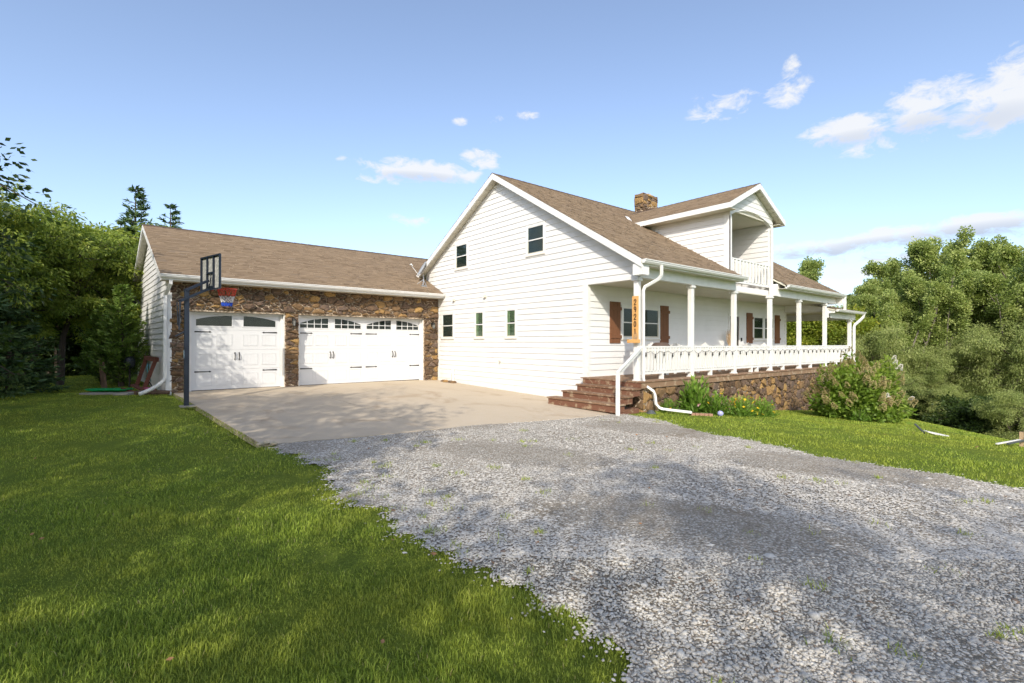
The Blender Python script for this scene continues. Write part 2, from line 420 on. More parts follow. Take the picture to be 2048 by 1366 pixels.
class MB:
    def __init__(s): s.v = []; s.f = []
    def add(s, vs, fs):
        b = len(s.v); s.v += [tuple(v) for v in vs]; s.f += [tuple(i+b for i in f) for f in fs]; return s
    def box(s, x0, x1, y0, y1, z0, z1):
        x0, x1 = min(x0, x1), max(x0, x1); y0, y1 = min(y0, y1), max(y0, y1); z0, z1 = min(z0, z1), max(z0, z1)
        return s.add([(x0, y0, z0), (x1, y0, z0), (x1, y1, z0), (x0, y1, z0), (x0, y0, z1), (x1, y0, z1), (x1, y1, z1), (x0, y1, z1)],
                     [(0, 3, 2, 1), (4, 5, 6, 7), (0, 1, 5, 4), (1, 2, 6, 5), (2, 3, 7, 6), (3, 0, 4, 7)])
    def bar(s, a, b, w, h, up=(0, 0, 1)):
        """box beam from a to b, w across, h along up"""
        a = Vector(a); b = Vector(b); d = (b-a).normalized(); up = Vector(up)
        sd = d.cross(up)
        if sd.length < 1e-4: sd = d.cross(Vector((1, 0, 0)))
        sd.normalize(); u = sd.cross(d).normalized()
        c = []
        for p in (a, b):
            for i, j in ((-1, -1), (1, -1), (1, 1), (-1, 1)):
                c.append(p+sd*(i*w/2)+u*(j*h/2))
        return s.add(c, [(0, 3, 2, 1), (4, 5, 6, 7), (0, 1, 5, 4), (1, 2, 6, 5), (2, 3, 7, 6), (3, 0, 4, 7)])
    def prism(s, pts, ext):
        """planar polygon pts (world) extruded by ext"""
        ext = Vector(ext); n = len(pts); P = [Vector(p) for p in pts]
        nn = Vector((0, 0, 0))
        for i in range(n): nn += P[i].cross(P[(i+1) % n])
        if nn.dot(ext) > 0: P.reverse()
        vs = P+[p+ext for p in P]
        return s.add(vs, [tuple(range(n)), tuple(range(2*n-1, n-1, -1))]+[(i, (i+n), (i+1) % n+n, (i+1) % n) for i in range(n)])
    def tube(s, pts, rad, n=8, cap=True, phase=0.0):
        P = [Vector(p) for p in pts]; m = len(P)
        if not hasattr(rad, '__len__'): rad = [rad]*m
        t0 = (P[1]-P[0]).normalized(); ref = Vector((0, 0, 1)) if abs(t0.z) < .9 else Vector((1, 0, 0))
        a = t0.cross(ref).normalized(); vs = []
        for i in range(m):
            t = (P[min(i+1, m-1)]-P[max(i-1, 0)]).normalized()
            a = (a-t*a.dot(t)).normalized(); b = t.cross(a)
            for k in range(n):
                th = 2*math.pi*k/n+phase
                vs.append(P[i]+(a*math.cos(th)+b*math.sin(th))*rad[i])
        fs = [(i*n+k, i*n+(k+1) % n, (i+1)*n+(k+1) % n, (i+1)*n+k) for i in range(m-1) for k in range(n)]
        if cap: fs += [tuple(range(n-1, -1, -1)), tuple(range((m-1)*n, m*n))]
        return s.add(vs, fs)
    def spout(s, pts, w=.075):
        return s.tube(pts, w*.7071, 4, True, math.pi/4)
    def lathe(s, c, prof, n=12):
        c = Vector(c); vs = []; m = len(prof)
        for r, z in prof:
            for k in range(n):
                th = 2*math.pi*k/n; vs.append(c+Vector((r*math.cos(th), r*math.sin(th), z)))
        fs = [(i*n+k, i*n+(k+1) % n, (i+1)*n+(k+1) % n, (i+1)*n+k) for i in range(m-1) for k in range(n)]
        fs += [tuple(range(n-1, -1, -1)), tuple(range((m-1)*n, m*n))]
        return s.add(vs, fs)
    def mesh(s, name, m, smooth=False):
        me = bpy.data.meshes.new(name); me.from_pydata(s.v, [], s.f); me.materials.append(m)
        if smooth: me.polygons.foreach_set('use_smooth', [True]*len(me.polygons))
        me.update(); return me
    def to(s, name, m, parent=None, off=(0, 0, 0), smooth=False, kind=None, label=None):
        return place(name, s.mesh(name, m, smooth), parent, off, kind, label)

def bevel(o, w=.006, seg=1):
    md = o.modifiers.new('bevel', 'BEVEL'); md.width = w; md.segments = seg; md.limit_method = 'ANGLE'; md.angle_limit = R(40)
    return o

def np_mesh(name, verts, faces, m, rnd=None, smooth=False):
    """verts (N,3), faces (M,k) int arrays with constant k; rnd per vertex"""
    me = bpy.data.meshes.new(name)
    verts = np.asarray(verts, np.float32); faces = np.asarray(faces, np.int32)
    k = faces.shape[1]
    me.vertices.add(len(verts)); me.vertices.foreach_set('co', verts.ravel())
    me.loops.add(faces.size); me.loops.foreach_set('vertex_index', faces.ravel())
    me.polygons.add(len(faces))
    me.polygons.foreach_set('loop_start', np.arange(0, faces.size, k, dtype=np.int32))
    if smooth: me.polygons.foreach_set('use_smooth', np.ones(len(faces), bool))
    if rnd is not None:
        at = me.attributes.new('rnd', 'FLOAT', 'POINT'); at.data.foreach_set('value', np.asarray(rnd, np.float32))
    me.materials.append(m); me.update(calc_edges=True); me.validate()
    return me

# ------------------------------------------------------------------ terrain
def sp(x, k=1.0): return np.log1p(np.exp(np.clip(np.asarray(x, float)/k, -40, 40)))*k
def ground(X, Y):
    X = np.asarray(X, float); Y = np.asarray(Y, float)
    z = -.03-.0215*np.clip(-Y, 0, 10)-.006*np.clip(-Y-10, 0, 10)
    z = z-.088*np.minimum(sp(X-.5, 1.), 24)-.02*np.minimum(sp(-X-9.5, 1.), 40)
    z = z-.03*np.clip(Y-12, 0, 60)*(X < 40)
    s = (X-6)*.414-(Y+17)*.91                      # the bank down to the pond
    z = z-np.minimum(.40*sp(s-.2, .5), 2.6)/(1+np.exp(np.clip(-(X-3.5)/.8, -40, 40)))
    return z
def gz(x, y): return float(ground(x, y))

GL = [(-8.95, -9.1), (-8.6, -10.0), (-8.6, -11.0), (-8.8, -12.5), (-8.8, -13.7), (-8.83, -14.3), (-8.55, -14.9), (-8.7, -15.4), (-8.66, -16.0), (-8.72, -16.35), (-8.74, -16.6), (-8.82, -16.8), (-8.85, -18.), (-8.9, -22.), (-9, -60)]
GR = [(-.8, -10.2), (-.95, -11.3), (-1.57, -12.6), (-1.73, -13.4), (-1.9, -14.4), (-2.15, -15.35), (-2.2, -16.15), (-2.1, -16.9), (-2.05, -17.6), (-2.0, -22.), (-2, -60)]
def edge_x(tab, Y):
    ys = np.array([p[1] for p in tab])[::-1]; xs = np.array([p[0] for p in tab])[::-1]
    return np.interp(Y, ys, xs)
def wob(Y, s): return .09*np.sin(Y*2.7+s)+.06*np.sin(Y*6.1+2*s)+.05*np.sin(Y*13.7+3*s)+.03*np.sin(Y*31+s)
def gl_x(Y): return edge_x(GL, Y)+wob(Y, .7)
def gr_x(Y): return edge_x(GR, Y)+wob(Y, 2.1)*.6
SLAB = [(-9.38, .3), (-9.22, -2.5), (-9.12, -4.9), (-9.02, -7.2), (-8.92, -9.15), (-8.2, -9.33), (-7.0, -9.48), (-5.5, -9.66), (-3.85, -9.88), (-2.35, -10.12), (-1.2, -10.3)]
def slab_near(X): return np.interp(X, [p[0] for p in SLAB[4:]], [p[1] for p in SLAB[4:]])
def slab_left(Y): return np.interp(Y, [p[1] for p in SLAB[:5]][::-1], [p[0] for p in SLAB[:5]][::-1])

def build_ground():
    def axis(lo, hi, c0, c1, fine):
        a = [c0]; s = fine
        while a[-1] < c1: a.append(a[-1]+fine)
        s = fine
        while a[-1] < hi: s *= 1.18; a.append(a[-1]+s)
        s = fine
        while a[0] > lo: s *= 1.18; a.insert(0, a[0]-s)
        return np.array(a)
    xs = axis(-450, 600, -22, 26, .4); ys = axis(-450, 600, -24, 14, .4)
    X, Y = np.meshgrid(xs, ys)
    rg = np.random.default_rng(3)
    Z = ground(X, Y)+rg.normal(0, .006, X.shape)
    inh = (X > -9.3) & (X < -.3) & (Y < 0) & (Y > slab_near(X)+.2)
    Z[inh] -= .12
    Z[(X > gl_x(Y)+.1) & (X < gr_x(Y)-.1) & (Y < -9.4)] -= .05
    Z[(X > -9.2) & (X < 14) & (Y > .1) & (Y < 8)] -= .5
    Z[(X > .4) & (X < 15.8) & (Y > -9.6) & (Y < 8)] -= .3
    nx, ny = len(xs), len(ys)
    idx = np.arange(nx*ny).reshape(ny, nx)
    F = np.stack([idx[:-1, :-1], idx[:-1, 1:], idx[1:, 1:], idx[1:, :-1]], -1).reshape(-1, 4)
    me = np_mesh('ground', np.stack([X, Y, Z], -1).reshape(-1, 3), F, M_GROUND, smooth=True)
    tag(place('ground', me), kind='structure')
    # gravel drive, a sheet just above the soil
    rows = []; ysg = np.concatenate([np.arange(-9.2, -24, -.08), np.arange(-24, -60, -1.)])
    K = 34; vs = []
    for y in ysg:
        a, b = float(gl_x(y)), float(gr_x(y))
        for k in range(K+1):
            x = a+(b-a)*k/K
            yy = min(y, float(slab_near(x))+.06)
            vs.append((x, yy, gz(x, yy)+.012+.012*math.sin(x*1.7+y*.6)*math.sin(y*.9)))
    n = len(ysg); idx = np.arange(n*(K+1)).reshape(n, K+1)
    F = np.stack([idx[:-1, :-1], idx[1:, :-1], idx[1:, 1:], idx[:-1, 1:]], -1).reshape(-1, 4)
    me = np_mesh('gravel_drive', np.array(vs), F, M_GRAVEL, smooth=True)
    gd = tag(place('gravel_drive', me), kind='structure'); WP[gd.name] = Vector((0, 0, 0))
    return gd
GRAVEL = build_ground()

def build_slab():
    # poured concrete apron: two pours with a tooled joint between them
    root = MB()
    def pour(xa, xb):
        vs = []; N = 26; Mx = 12
        for i in range(N+1):
            for j in range(Mx+1):
                s = j/Mx; t = i/N
                x = xa(0)+(xb(0)-xa(0))*s
                yn = float(slab_near(x)); y = .34+(yn-.34)*t
                x = xa(y)+(xb(y)-xa(y))*s
                vs.append((x, y, gz(min(x, -.2), y)+.018))
        n0 = len(vs)
        vs += [(x, y, z-.12) for x, y, z in vs]
        fs = []
        w = Mx+1
        for i in range(N):
            for j in range(Mx):
                a = i*w+j; fs.append((a, a+w, a+w+1, a+1))
        for j in range(Mx): a = N*w+j; fs.append((a, a+n0, a+1+n0, a+1))
        for i in range(N):
            a = i*w; fs.append((a, a+n0, a+w+n0, a+w)); a = i*w+Mx; fs.append((a, a+w, a+w+n0, a+n0))
        m = MB(); m.add(vs, fs); return m
    jx = lambda y: -5.98+.028*(-y)
    p = pour(lambda y: float(slab_left(y)), lambda y: jx(y)-.006).to('concrete_slab', M_CONC); tag(p, kind='structure')
    p = pour(lambda y: jx(y)+.006, lambda y: -.03-1.2*max(0, (-y-8.3)/2)).to('concrete_slab', M_CONC); tag(p, kind='structure')
build_slab()

# ------------------------------------------------------------------ siding, stone, shingles
def siding(parent, org, ud, nd, z0, z1, h, Lf, Rf, holes=(), breaks=(), m=None, name='board', proud=.026):
    org = Vector(org); ud = Vector(ud); nd = Vector(nd); m = m or M_SIDING
    n = 0; z = z0
    flip = ud.cross(Vector((0, 0, 1))).dot(nd) < 0
    while z < z1-.01:
        zb = min(z+h, z1)
        cuts = sorted({z, zb, *[c for hh in holes for c in (hh[2], hh[3]) if z+.004 < c < zb-.004], *[c for c in breaks if z+.004 < c < zb-.004]})
        mb = MB(); split = any(hh[2] < zb and hh[3] > z for hh in holes)
        for a, b in zip(cuts[:-1], cuts[1:]):
            e = 1e-4
            L0, L1, R0, R1 = Lf(a+e), Lf(b-e), Rf(a+e), Rf(b-e)
            if R0-L0 < .01: continue
            if R1 < L1: L1 = R1 = (L1+R1)/2
            iv = [((L0, L1), (R0, R1))]
            for (u0, u1, za, zc) in holes:
                if za < b-e and zc > a+e:
                    new = []
                    for l, r in iv:
                        if u1 <= min(l) or u0 >= max(r): new.append((l, r)); continue
                        if u0 > max(l): new.append((l, (u0, u0)))
                        if u1 < min(r): new.append(((u1, u1), r))
                    iv = new
            for l, r in iv:
                p = lambda zz: proud-(proud-.006)*(zz-z)/h
                def pt(u, zz, nn): return org+ud*u+Vector((0, 0, zz))+nd*nn
                vs = [pt(l[0], a, 0), pt(r[0], a, 0), pt(r[1], b, 0), pt(l[1], b, 0), pt(l[0], a, p(a)), pt(r[0], a, p(a)), pt(r[1], b, p(b)), pt(l[1], b, p(b))]
                fs = [(4, 5, 6, 7), (0, 1, 5, 4), (1, 2, 6, 5), (2, 3, 7, 6), (3, 0, 4, 7)]
                if flip: fs = [f[::-1] for f in fs]
                mb.add(vs, fs)
                if split: mb.to(name, m, parent); mb = MB()
        if mb.v: mb.to(name, m, parent); n += 1
        z = zb
    return n

def clip(poly, a, b, c):
    out = []
    for i in range(len(poly)):
        p, q = poly[i], poly[(i+1) % len(poly)]
        dp = a*p[0]+b*p[1]-c; dq = a*q[0]+b*q[1]-c
        if dp <= 0: out.append(p)
        if (dp < 0 < dq) or (dq < 0 < dp):
            t = dp/(dp-dq); out.append((p[0]+(q[0]-p[0])*t, p[1]+(q[1]-p[1])*t))
    return out

def stones(parent, rect, tow, seed, area, aniso=1.7, gap=.015, h=(.03, .10), inside=None, name='stone', ragged=0.0, wvar=1.0, small=.95):
    """irregular fieldstones filling rect (u0,u1,v0,v1); tow(u,v,n)->world"""
    rg = random.Random(seed)
    u0, u1, v0, v1 = rect
    n = max(2, int((u1-u0)*(v1-v0)/area))
    sites = []
    for i in range(n):
        best = None
        for k in range(10):
            q = (rg.uniform(u0, u1), rg.uniform(v0, v1))
            d = min([((q[0]-s[0])**2+((q[1]-s[1])*aniso)**2)/(s[2]) for s in sites] or [9])
            if best is None or d > best[0]: best = (d, q)
        sites.append((best[1][0], best[1][1], rg.choice([.15, .25, .4, .6, 1.0, 1.0, 1.8, 3.4])))
    cnt = 0; sv = []; sf = []; sr = []
    base = area*.42*wvar
    for i, (x, y, w) in enumerate(sites):
        poly = [(u0, v0), (u1, v0), (u1, v1), (u0, v1)]
        for j, (x2, y2, w2) in enumerate(sites):
            if j == i or not poly: continue
            # power diagram in anisotropic metric
            ay = aniso*aniso
            a = 2*(x2-x); b = 2*(y2-y)*ay
            c = (x2*x2-x*x)+(y2*y2-y*y)*ay-(w2-w)*base
            poly = clip(poly, a, b, c)
        if len(poly) < 3: continue
        cx = sum(p[0] for p in poly)/len(poly); cy = sum(p[1] for p in poly)/len(poly)
        if inside and not inside(cx, cy): continue
        ar = abs(sum(poly[k][0]*poly[(k+1) % len(poly)][1]-poly[(k+1) % len(poly)][0]*poly[k][1] for k in range(len(poly))))/2
        if ar < .0012: continue
        ring = []
        for k in range(len(poly)):
            p, q = poly[k], poly[(k+1) % len(poly)]
            ring.append(p)
            L = math.hypot(q[0]-p[0], q[1]-p[1])
            if L > .07:
                t = rg.uniform(.35, .65); o = rg.uniform(-.02, .012)*min(1, L/.15)
                nx, ny = (q[1]-p[1])/L, -(q[0]-p[0])/L
                ring.append((p[0]+(q[0]-p[0])*t+nx*o, p[1]+(q[1]-p[1])*t+ny*o))
        def shr(p, amt):
            d = math.hypot(p[0]-cx, p[1]-cy)+1e-6; k = max(.25, 1-amt/d); return (cx+(p[0]-cx)*k, cy+(p[1]-cy)*k)
        g0 = gap*rg.uniform(.7, 1.7)
        o0 = [shr(p, g0) for p in ring]
        if ragged:
            o0 = [(p[0]+(rg.uniform(-.2, 1)*ragged*(1 if p[0] > u1-.03 else -1 if p[0] < u0+.03 else 0)), p[1]) for p in o0]
        H = rg.uniform(*h)*min(1.25, .6+ar/area*.4)
        tx, ty = rg.uniform(-.16, .16), rg.uniform(-.22, .12)
        K = len(o0); vs = []
        rr = [rg.uniform(.75, 1.05) for _ in range(K)]
        for p in o0: vs.append(tow(p[0], p[1], -.02))
        for k, p in enumerate(o0): vs.append(tow(p[0], p[1], max(.004, H*.55*rr[k]+(p[0]-cx)*tx*.5+(p[1]-cy)*ty*.5)))
        for k, p in enumerate(o0):
            q = shr(p, .012+.16*math.hypot(p[0]-cx, p[1]-cy)); vs.append(tow(q[0], q[1], max(.008, H*.92*rr[k]+(q[0]-cx)*tx+(q[1]-cy)*ty)))
        vs.append(tow(cx, cy, H*rg.uniform(.85, 1.15)))
        fs = []
        for k in range(K):
            k2 = (k+1) % K
            fs += [(k, k2, K+k2, K+k), (K+k, K+k2, 2*K+k2, 2*K+k), (2*K+k, 2*K+k2, 3*K)]
        if ar < small*area:
            i0 = len(sv); sv += [tuple(v) for v in vs]; sr += [rg.random()]*len(vs)
            for q in fs: sf += [tuple(i0+k for k in q)] if len(q) == 3 else [(i0+q[0], i0+q[1], i0+q[2]), (i0+q[0], i0+q[2], i0+q[3])]
            continue
        me = bpy.data.meshes.new('stone'); me.from_pydata([tuple(v) for v in vs], [], fs); me.materials.append(M_STONE); me.update()
        place(name, me, parent); cnt += 1
    if sv: place('small_stones', np_mesh('small_stones', np.array(sv), np.array(sf), M_STONES, sr), parent, kind='stuff')
    return cnt

def shingles(name, parent, P0, U, Vv, vmax, u0f, u1f, seed, skip=None, expo=.142):
    rg = random.Random(seed)
    P0 = Vector(P0); U = Vector(U).normalized(); Vv = Vector(Vv).normalized(); N = U.cross(Vv)
    if N.z < 0: N = -N
    vs = []; fs = []; rn = []
    v = 0.0
    while v < vmax-.01:
        v2 = min(v+expo, vmax)
        a, b = u0f(v), u1f(v)
        u = a-rg.uniform(0, .2)
        while u < b:
            w = rg.choice([.11, .16, .22, .30, .34]); ua, ub = max(u, a), min(u+w, b); u += w
            if ub-ua < .01: continue
            if skip and skip((ua+ub)/2, v): continue
            hgt = rg.choice([.010, .011, .020]); r = min(1, max(.12, rg.gauss(.55, .22)))
            i = len(vs)
            bd = .034 if rg.random() < .62 else .012; vm = v2-bd; hm_ = hgt*.5+(hgt*.5+.006)*bd/expo
            for (uu, vv, nn, q) in ((ua, v-.004, hgt+.006, r), (ub, v-.004, hgt+.006, r), (ub, vm, hm_, r), (ua, vm, hm_, r), (ua, v-.004, -.002, 0), (ub, v-.004, -.002, 0), (ua, vm, hm_, 0), (ub, vm, hm_, 0), (ub, v2, hgt*.5, 0), (ua, v2, hgt*.5, 0)):
                p = P0+U*uu+Vv*vv+N*nn; vs.append(tuple(p)); rn.append(q)
            fs += [(i, i+1, i+2, i+3), (i+4, i+5, i+1, i), (i+6, i+7, i+8, i+9)]
        v = v2
    me = np_mesh(name, np.array(vs), np.array(fs), M_SHINGLE, rn)
    return place(name, me, parent, kind='stuff')

def gutter(parent, a, b, out, name='gutter'):
    """K-style gutter from a to b (top back edge), 'out' unit vector away from the house"""
    a = Vector(a); b = Vector(b); o = Vector(out); z = Vector((0, 0, 1))
    prof = [(0, 0), (0, -.105), (.07, -.105), (.105, -.06), (.105, -.035), (.125, -.022), (.125, 0), (.117, 0), (.117, -.015), (.097, -.03), (.095, -.055), (.067, -.095), (.006, -.095), (.006, 0)]
    n = len(prof); vs = [a+o*x+z*y for x, y in prof]+[b+o*x+z*y for x, y in prof]
    fs = [(i, (i+1) % n, (i+1) % n+n, i+n) for i in range(n)]
    mb = MB(); mb.add(vs, fs)
    out7 = [0, 1, 2, 3, 4, 5, 6]
    mb.f += [tuple(out7[::-1]), tuple(i+n for i in out7)]
    return mb.to(name, M_METALW, parent)

def window(parent, org, ud, nd, u0, u1, z0, z1, cas=.07, label=None, blind=False, backing=None, sill_o=.05, upper_frac=.5):
    """double-hung window; rectangle is the outer edge of the casing"""
    org = Vector(org); ud = Vector(ud); nd = Vector(nd)
    def bx(mb, ua, ub, za, zb, na, nb):
        c = [org+ud*u+nd*n+Vector((0, 0, z)) for u in (ua, ub) for n in (na, nb) for z in (za, zb)]
        mb.box(min(p.x for p in c), max(p.x for p in c), min(p.y for p in c), max(p.y for p in c), min(p.z for p in c), max(p.z for p in c))
    m = MB()
    bx(m, u0, u0+cas, z0, z1, -.005, .036); bx(m, u1-cas, u1, z0, z1, -.005, .036)
    bx(m, u0+cas, u1-cas, z1-cas, z1, -.005, .034); bx(m, u0+cas, u1-cas, z0, z0+cas*.7, -.005, .034)
    w = m.to('window', M_TRIM, parent, label=label)
    iu0, iu1, iz0, iz1 = u0+cas, u1-cas, z0+cas*.7, z1-cas
    mid = iz0+(iz1-iz0)*upper_frac
    k = MB(); bx(k, iu0, iu1, iz0, iz1, -.004, .002); k.to('dark_backing', backing or M_INT, w)  # flat dark panel painted to stand for the unlit room
    s = MB(); f = .028
    bx(s, iu0, iu0+f, mid+.018, iz1, .002, .030); bx(s, iu1-f, iu1, mid+.018, iz1, .002, .030); bx(s, iu0+f, iu1-f, iz1-f, iz1, .002, .030)
    s.to('upper_sash', M_TRIM, w)
    s = MB(); f = .036
    bx(s, iu0, iu0+f, iz0, mid-.018, .002, .022); bx(s, iu1-f, iu1, iz0, mid-.018, .002, .022); bx(s, iu0+f, iu1-f, iz0, iz0+f, .002, .022)
    s.to('lower_sash', M_SASH, w)
    s = MB(); bx(s, iu0, iu1, mid-.018, mid+.018, .002, .033); s.to('meeting_rail', M_TRIM, w)
    if blind:
        z = iz0+.05
        bl = MB()
        while z < iz1-.05:
            if abs(z-mid) > .04: bx(bl, iu0+(iu1-iu0)*.42, iu1-.035, z, z+.020, .0025, .010)
            z += .045
        bx(bl, iu0+.04, iu0+(iu1-iu0)*.36, iz0+.04, mid-.03, .0025, .008); bx(bl, iu0+.03, iu0+(iu1-iu0)*.36, mid+.03, iz1-.04, .0025, .008)
        bl.to('blind', M_BLIND, w)
    for za, zb, dd in ((iz0+.036, mid-.018, .013), (mid+.018, iz1-.028, .016)):
        p = MB(); bx(p, iu0+.03, iu1-.03, za, zb, dd, dd+.004); p.to('pane', M_GLASS, w)
    sl_ = MB(); bx(sl_, u0-.02, u1+.02, z0-.035, z0, -.005, sill_o); sl_.to('sill', M_SILL, w)
    return w
M_SASH = mat('almond_sash', base=(.60, .56, .46), rough=.5)
M_SILL = mat('window_sill', base=(.62, .58, .50), rough=.6, var=(8, .2))

# ------------------------------------------------------------------ the farmhouse
HOUSE = thing('farmhouse', 'white clapboard farmhouse with brown shingle roofs, front porch and stone-fronted garage wing', 'house', (4, -4, -.05))
ZS = 3.25                                   # porch ceiling
AP = (-4.18, 7.57)                          # ridge y, z
SF, SB = .606, .556                         # roof pitches front, back
EF = (-10.58, AP[1]-SF*(10.58-4.18))        # front eave
EB = (1.36, AP[1]-SB*(1.36+4.18))
DX0, DX1 = 5.15, 8.35                       # dormer side walls
def roof_z(y): return AP[1]-SF*(AP[0]-y) if y < AP[0] else AP[1]-SB*(y-AP[0])

# --- gable end wall (faces the drive)
g = MB()
gp = [(1.05, -.3), (-8.43, -.3), (-8.43, ZS), (-10.25, ZS), (-10.25, roof_z(-10.25)-.14), (AP[0], AP[1]-.14), (1.05, roof_z(1.05)-.14)]
g.prism([(0, y, z) for y, z in gp], (.15, 0, 0))
gable = g.to('gable_wall', M_SIDING, HOUSE)
ft = MB().box(-.012, 0, -8.43, -.02, -.45, .07); ft.to('foundation_band', M_TRIM, gable)
GW = [  # u0,u1,z0,z1 of casings (u = -y)
    (1.31, 2.23, 4.46, 5.50), (5.69, 6.62, 4.44, 5.46), (.29, 1.24, 1.70, 2.78), (2.68, 3.31, 1.70, 2.76), (4.58, 5.20, 1.70, 2.76)]
topz = AP[1]-.14
siding(gable, (0, 0, 0), (0, -1, 0), (-1, 0, 0), .07, topz, .1867,
       lambda z: (.02 if z < 3.5 else max(-1.05, 4.18-(topz-z)/SB)),
       lambda z: 8.27 if z < ZS else min(10.25, 4.18+(topz-z)/SF),
       holes=[(a, b, c-.035, d) for a, b, c, d in GW], breaks=[ZS, 3.5])
MB().box(-.026, -.001, -8.46, -8.26, -.05, ZS).to('corner_trim', M_TRIM, gable)
MB().box(-.028, -.001, -10.25, -8.46, ZS-.005, ZS+.085).to('frieze_board', M_TRIM, gable)
MB().box(-.03, -.001, -.10, -.0, -.05, 3.46).to('corner_trim', M_TRIM, gable)
names = ['upper window near the garage roof', 'upper window below the high rake', 'ground floor window beside the stone corner', 'narrow window with green blinds in the middle', 'narrow window with green blinds nearest the porch']
for i, (a, b, c, d) in enumerate(GW):
    window(HOUSE, (-.002, 0, 0), (0, -1, 0), (-1, 0, 0), a, b, c, d, label=names[i], blind=i in (3, 4))
# vents, faucet, conduits
for y in (-1.244, -3.365):
    m = MB(); m.prism([(-.02, y-.075, 3.20), (-.02, y+.075, 3.20), (-.02, y+.075, 3.31), (-.02, y-.075, 3.31)], (-.02, 0, 0))
    m.prism([(-.04, y-.06, 3.30), (-.12, y-.06, 3.215), (-.04, y-.06, 3.215)], (0, .12, 0)); m.to('wall_vent', M_SASH, HOUSE)
m = MB(); m.tube([(-.015, -4.3, .86), (-.10, -4.3, .85), (-.13, -4.3, .78)], .017, 8); m.tube([(-.09, -4.36, .89), (-.09, -4.24, .89)], .02, 8); m.tube([(-.09, -4.3, .89), (-.09, -4.3, .85)], .008, 6)
m.to('hose_faucet', M_SILL, HOUSE)
m = MB()
for y, t in ((-1.10, .40), (-1.26, .47)):
    m.tube([(-.07, y, -.1), (-.07, y, t-.05), (-.05, y, t), (0, y, t+.01)], .035, 8)
m.to('plastic_pipe', M_TRIM, HOUSE)

# --- main roof: deck, shingles, fascias
def deck_slab(pts, thick, m, parent, name='roof_deck'):
    mb = MB(); mb.prism(pts, (0, 0, -thick)); return mb.to(name, m, parent)
RX0, RX1 = -.32, 14.47
BALY = -7.25
roof = MB()
def rp(x, y): return (x, y, roof_z(y)-.016)
roof.prism([rp(RX0, EF[0]), rp(DX0+.02, EF[0]), rp(DX0+.02, BALY), rp(DX1-.02, BALY), rp(DX1-.02, EF[0]), rp(RX1, EF[0]), rp(RX1, AP[0]), rp(RX0, AP[0])], (0, 0, -.06))
roof.prism([rp(RX0, AP[0]), rp(RX1, AP[0]), rp(RX1, EB[0]), rp(RX0, EB[0])], (0, 0, -.06))
roof_o = roof.to('main_roof', M_SOFFIT, HOUSE)
sl_len = math.hypot(AP[0]-EF[0], AP[1]-EF[1])
cosf = 1/math.hypot(1, SF)
shingles('shingle_field', roof_o, (0, EF[0]-.02, EF[1]-.02*SF), (1, 0, 0), (0, 1, SF), sl_len+.02, lambda v: RX0-.004, lambda v: RX1+.004, 11,
         skip=lambda u, v: DX0 < u < DX1 and EF[0]+v*cosf < BALY)
shingles('shingle_field', roof_o, (0, EB[0]+.02, EB[1]), (1, 0, 0), (0, -1, SB), math.hypot(AP[0]-EB[0], AP[1]-EB[1]), lambda v: RX0-.004, lambda v: RX1+.004, 12)
m = MB(); x = RX0-.01
rg = random.Random(2)
while x < RX1:
    w = .29
    for s_, pt_ in ((-1, SF), (1, SB)):
        m.prism([(x, AP[0], AP[1]+.028), (min(x+w, RX1), AP[0], AP[1]+.020), (min(x+w, RX1), AP[0]+s_*.13, AP[1]+.020-.13*pt_), (x, AP[0]+s_*.13, AP[1]+.028-.13*pt_)], (0, 0, -.010))
    x += w
m.to('ridge_cap', M_RIDGE, roof_o)
def rake(parent, x0, x1, ya, yb, zoff=-.02, hgt=.19):
    za, zb = roof_z(ya)+zoff, roof_z(yb)+zoff
    mb = MB(); mb.prism([(x0, ya, za), (x0, yb, zb), (x0, yb, zb-hgt), (x0, ya, za-hgt)], (x1-x0, 0, 0)); return mb.to('rake_fascia', M_TRIM, parent)
for xa, xb in ((RX0, RX0+.035), (RX1-.035, RX1)):
    rake(roof_o, xa-.006*(xa < 1), xb+.006*(xa > 1), EF[0]+.02, AP[0], .003, .21); rake(roof_o, xa-.006*(xa < 1), xb+.006*(xa > 1), AP[0], EB[0], .003, .21)
# rake soffit panels: vented strips between fascia and wall
def rake_soffit(x0, x1, ya, yb, parent, n):
    for k in range(n):
        a = ya+(yb-ya)*k/n; b = ya+(yb-ya)*(k+1)/n-.012*(1 if yb > ya else -1)
        mb = MB(); mb.prism([(x0, a, roof_z(a)-.155), (x1, a, roof_z(a)-.155), (x1, b, roof_z(b)-.155), (x0, b, roof_z(b)-.155)], (0, 0, .02)); mb.to('soffit_panel', M_SOFFIT, parent)
rake_soffit(RX0+.036, -.024, AP[0]+.02, EB[0]-.05, roof_o, 22)
rake_soffit(RX0+.036, -.024, EF[0]+.1, AP[0]-.02, roof_o, 26)
MB().box(RX0+.001, 0, EB[0]-.03, EB[0], EB[1]-.20, EB[1]-.03).to('eave_fascia', M_TRIM, roof_o)
MB().box(RX0, 0.02, EB[0]-.34, EB[0]-.031, EB[1]-.21, EB[1]-.19).to('eave_soffit', M_SOFFIT, roof_o)
gy = EF[0]-.0
gutter(roof_o, (RX0, gy, EF[1]+.005), (DX0+.10, gy, EF[1]+.005), (0, -1, 0))
gutter(roof_o, (DX1+.10, gy, EF[1]+.005), (RX1, gy, EF[1]+.005), (0, -1, 0))

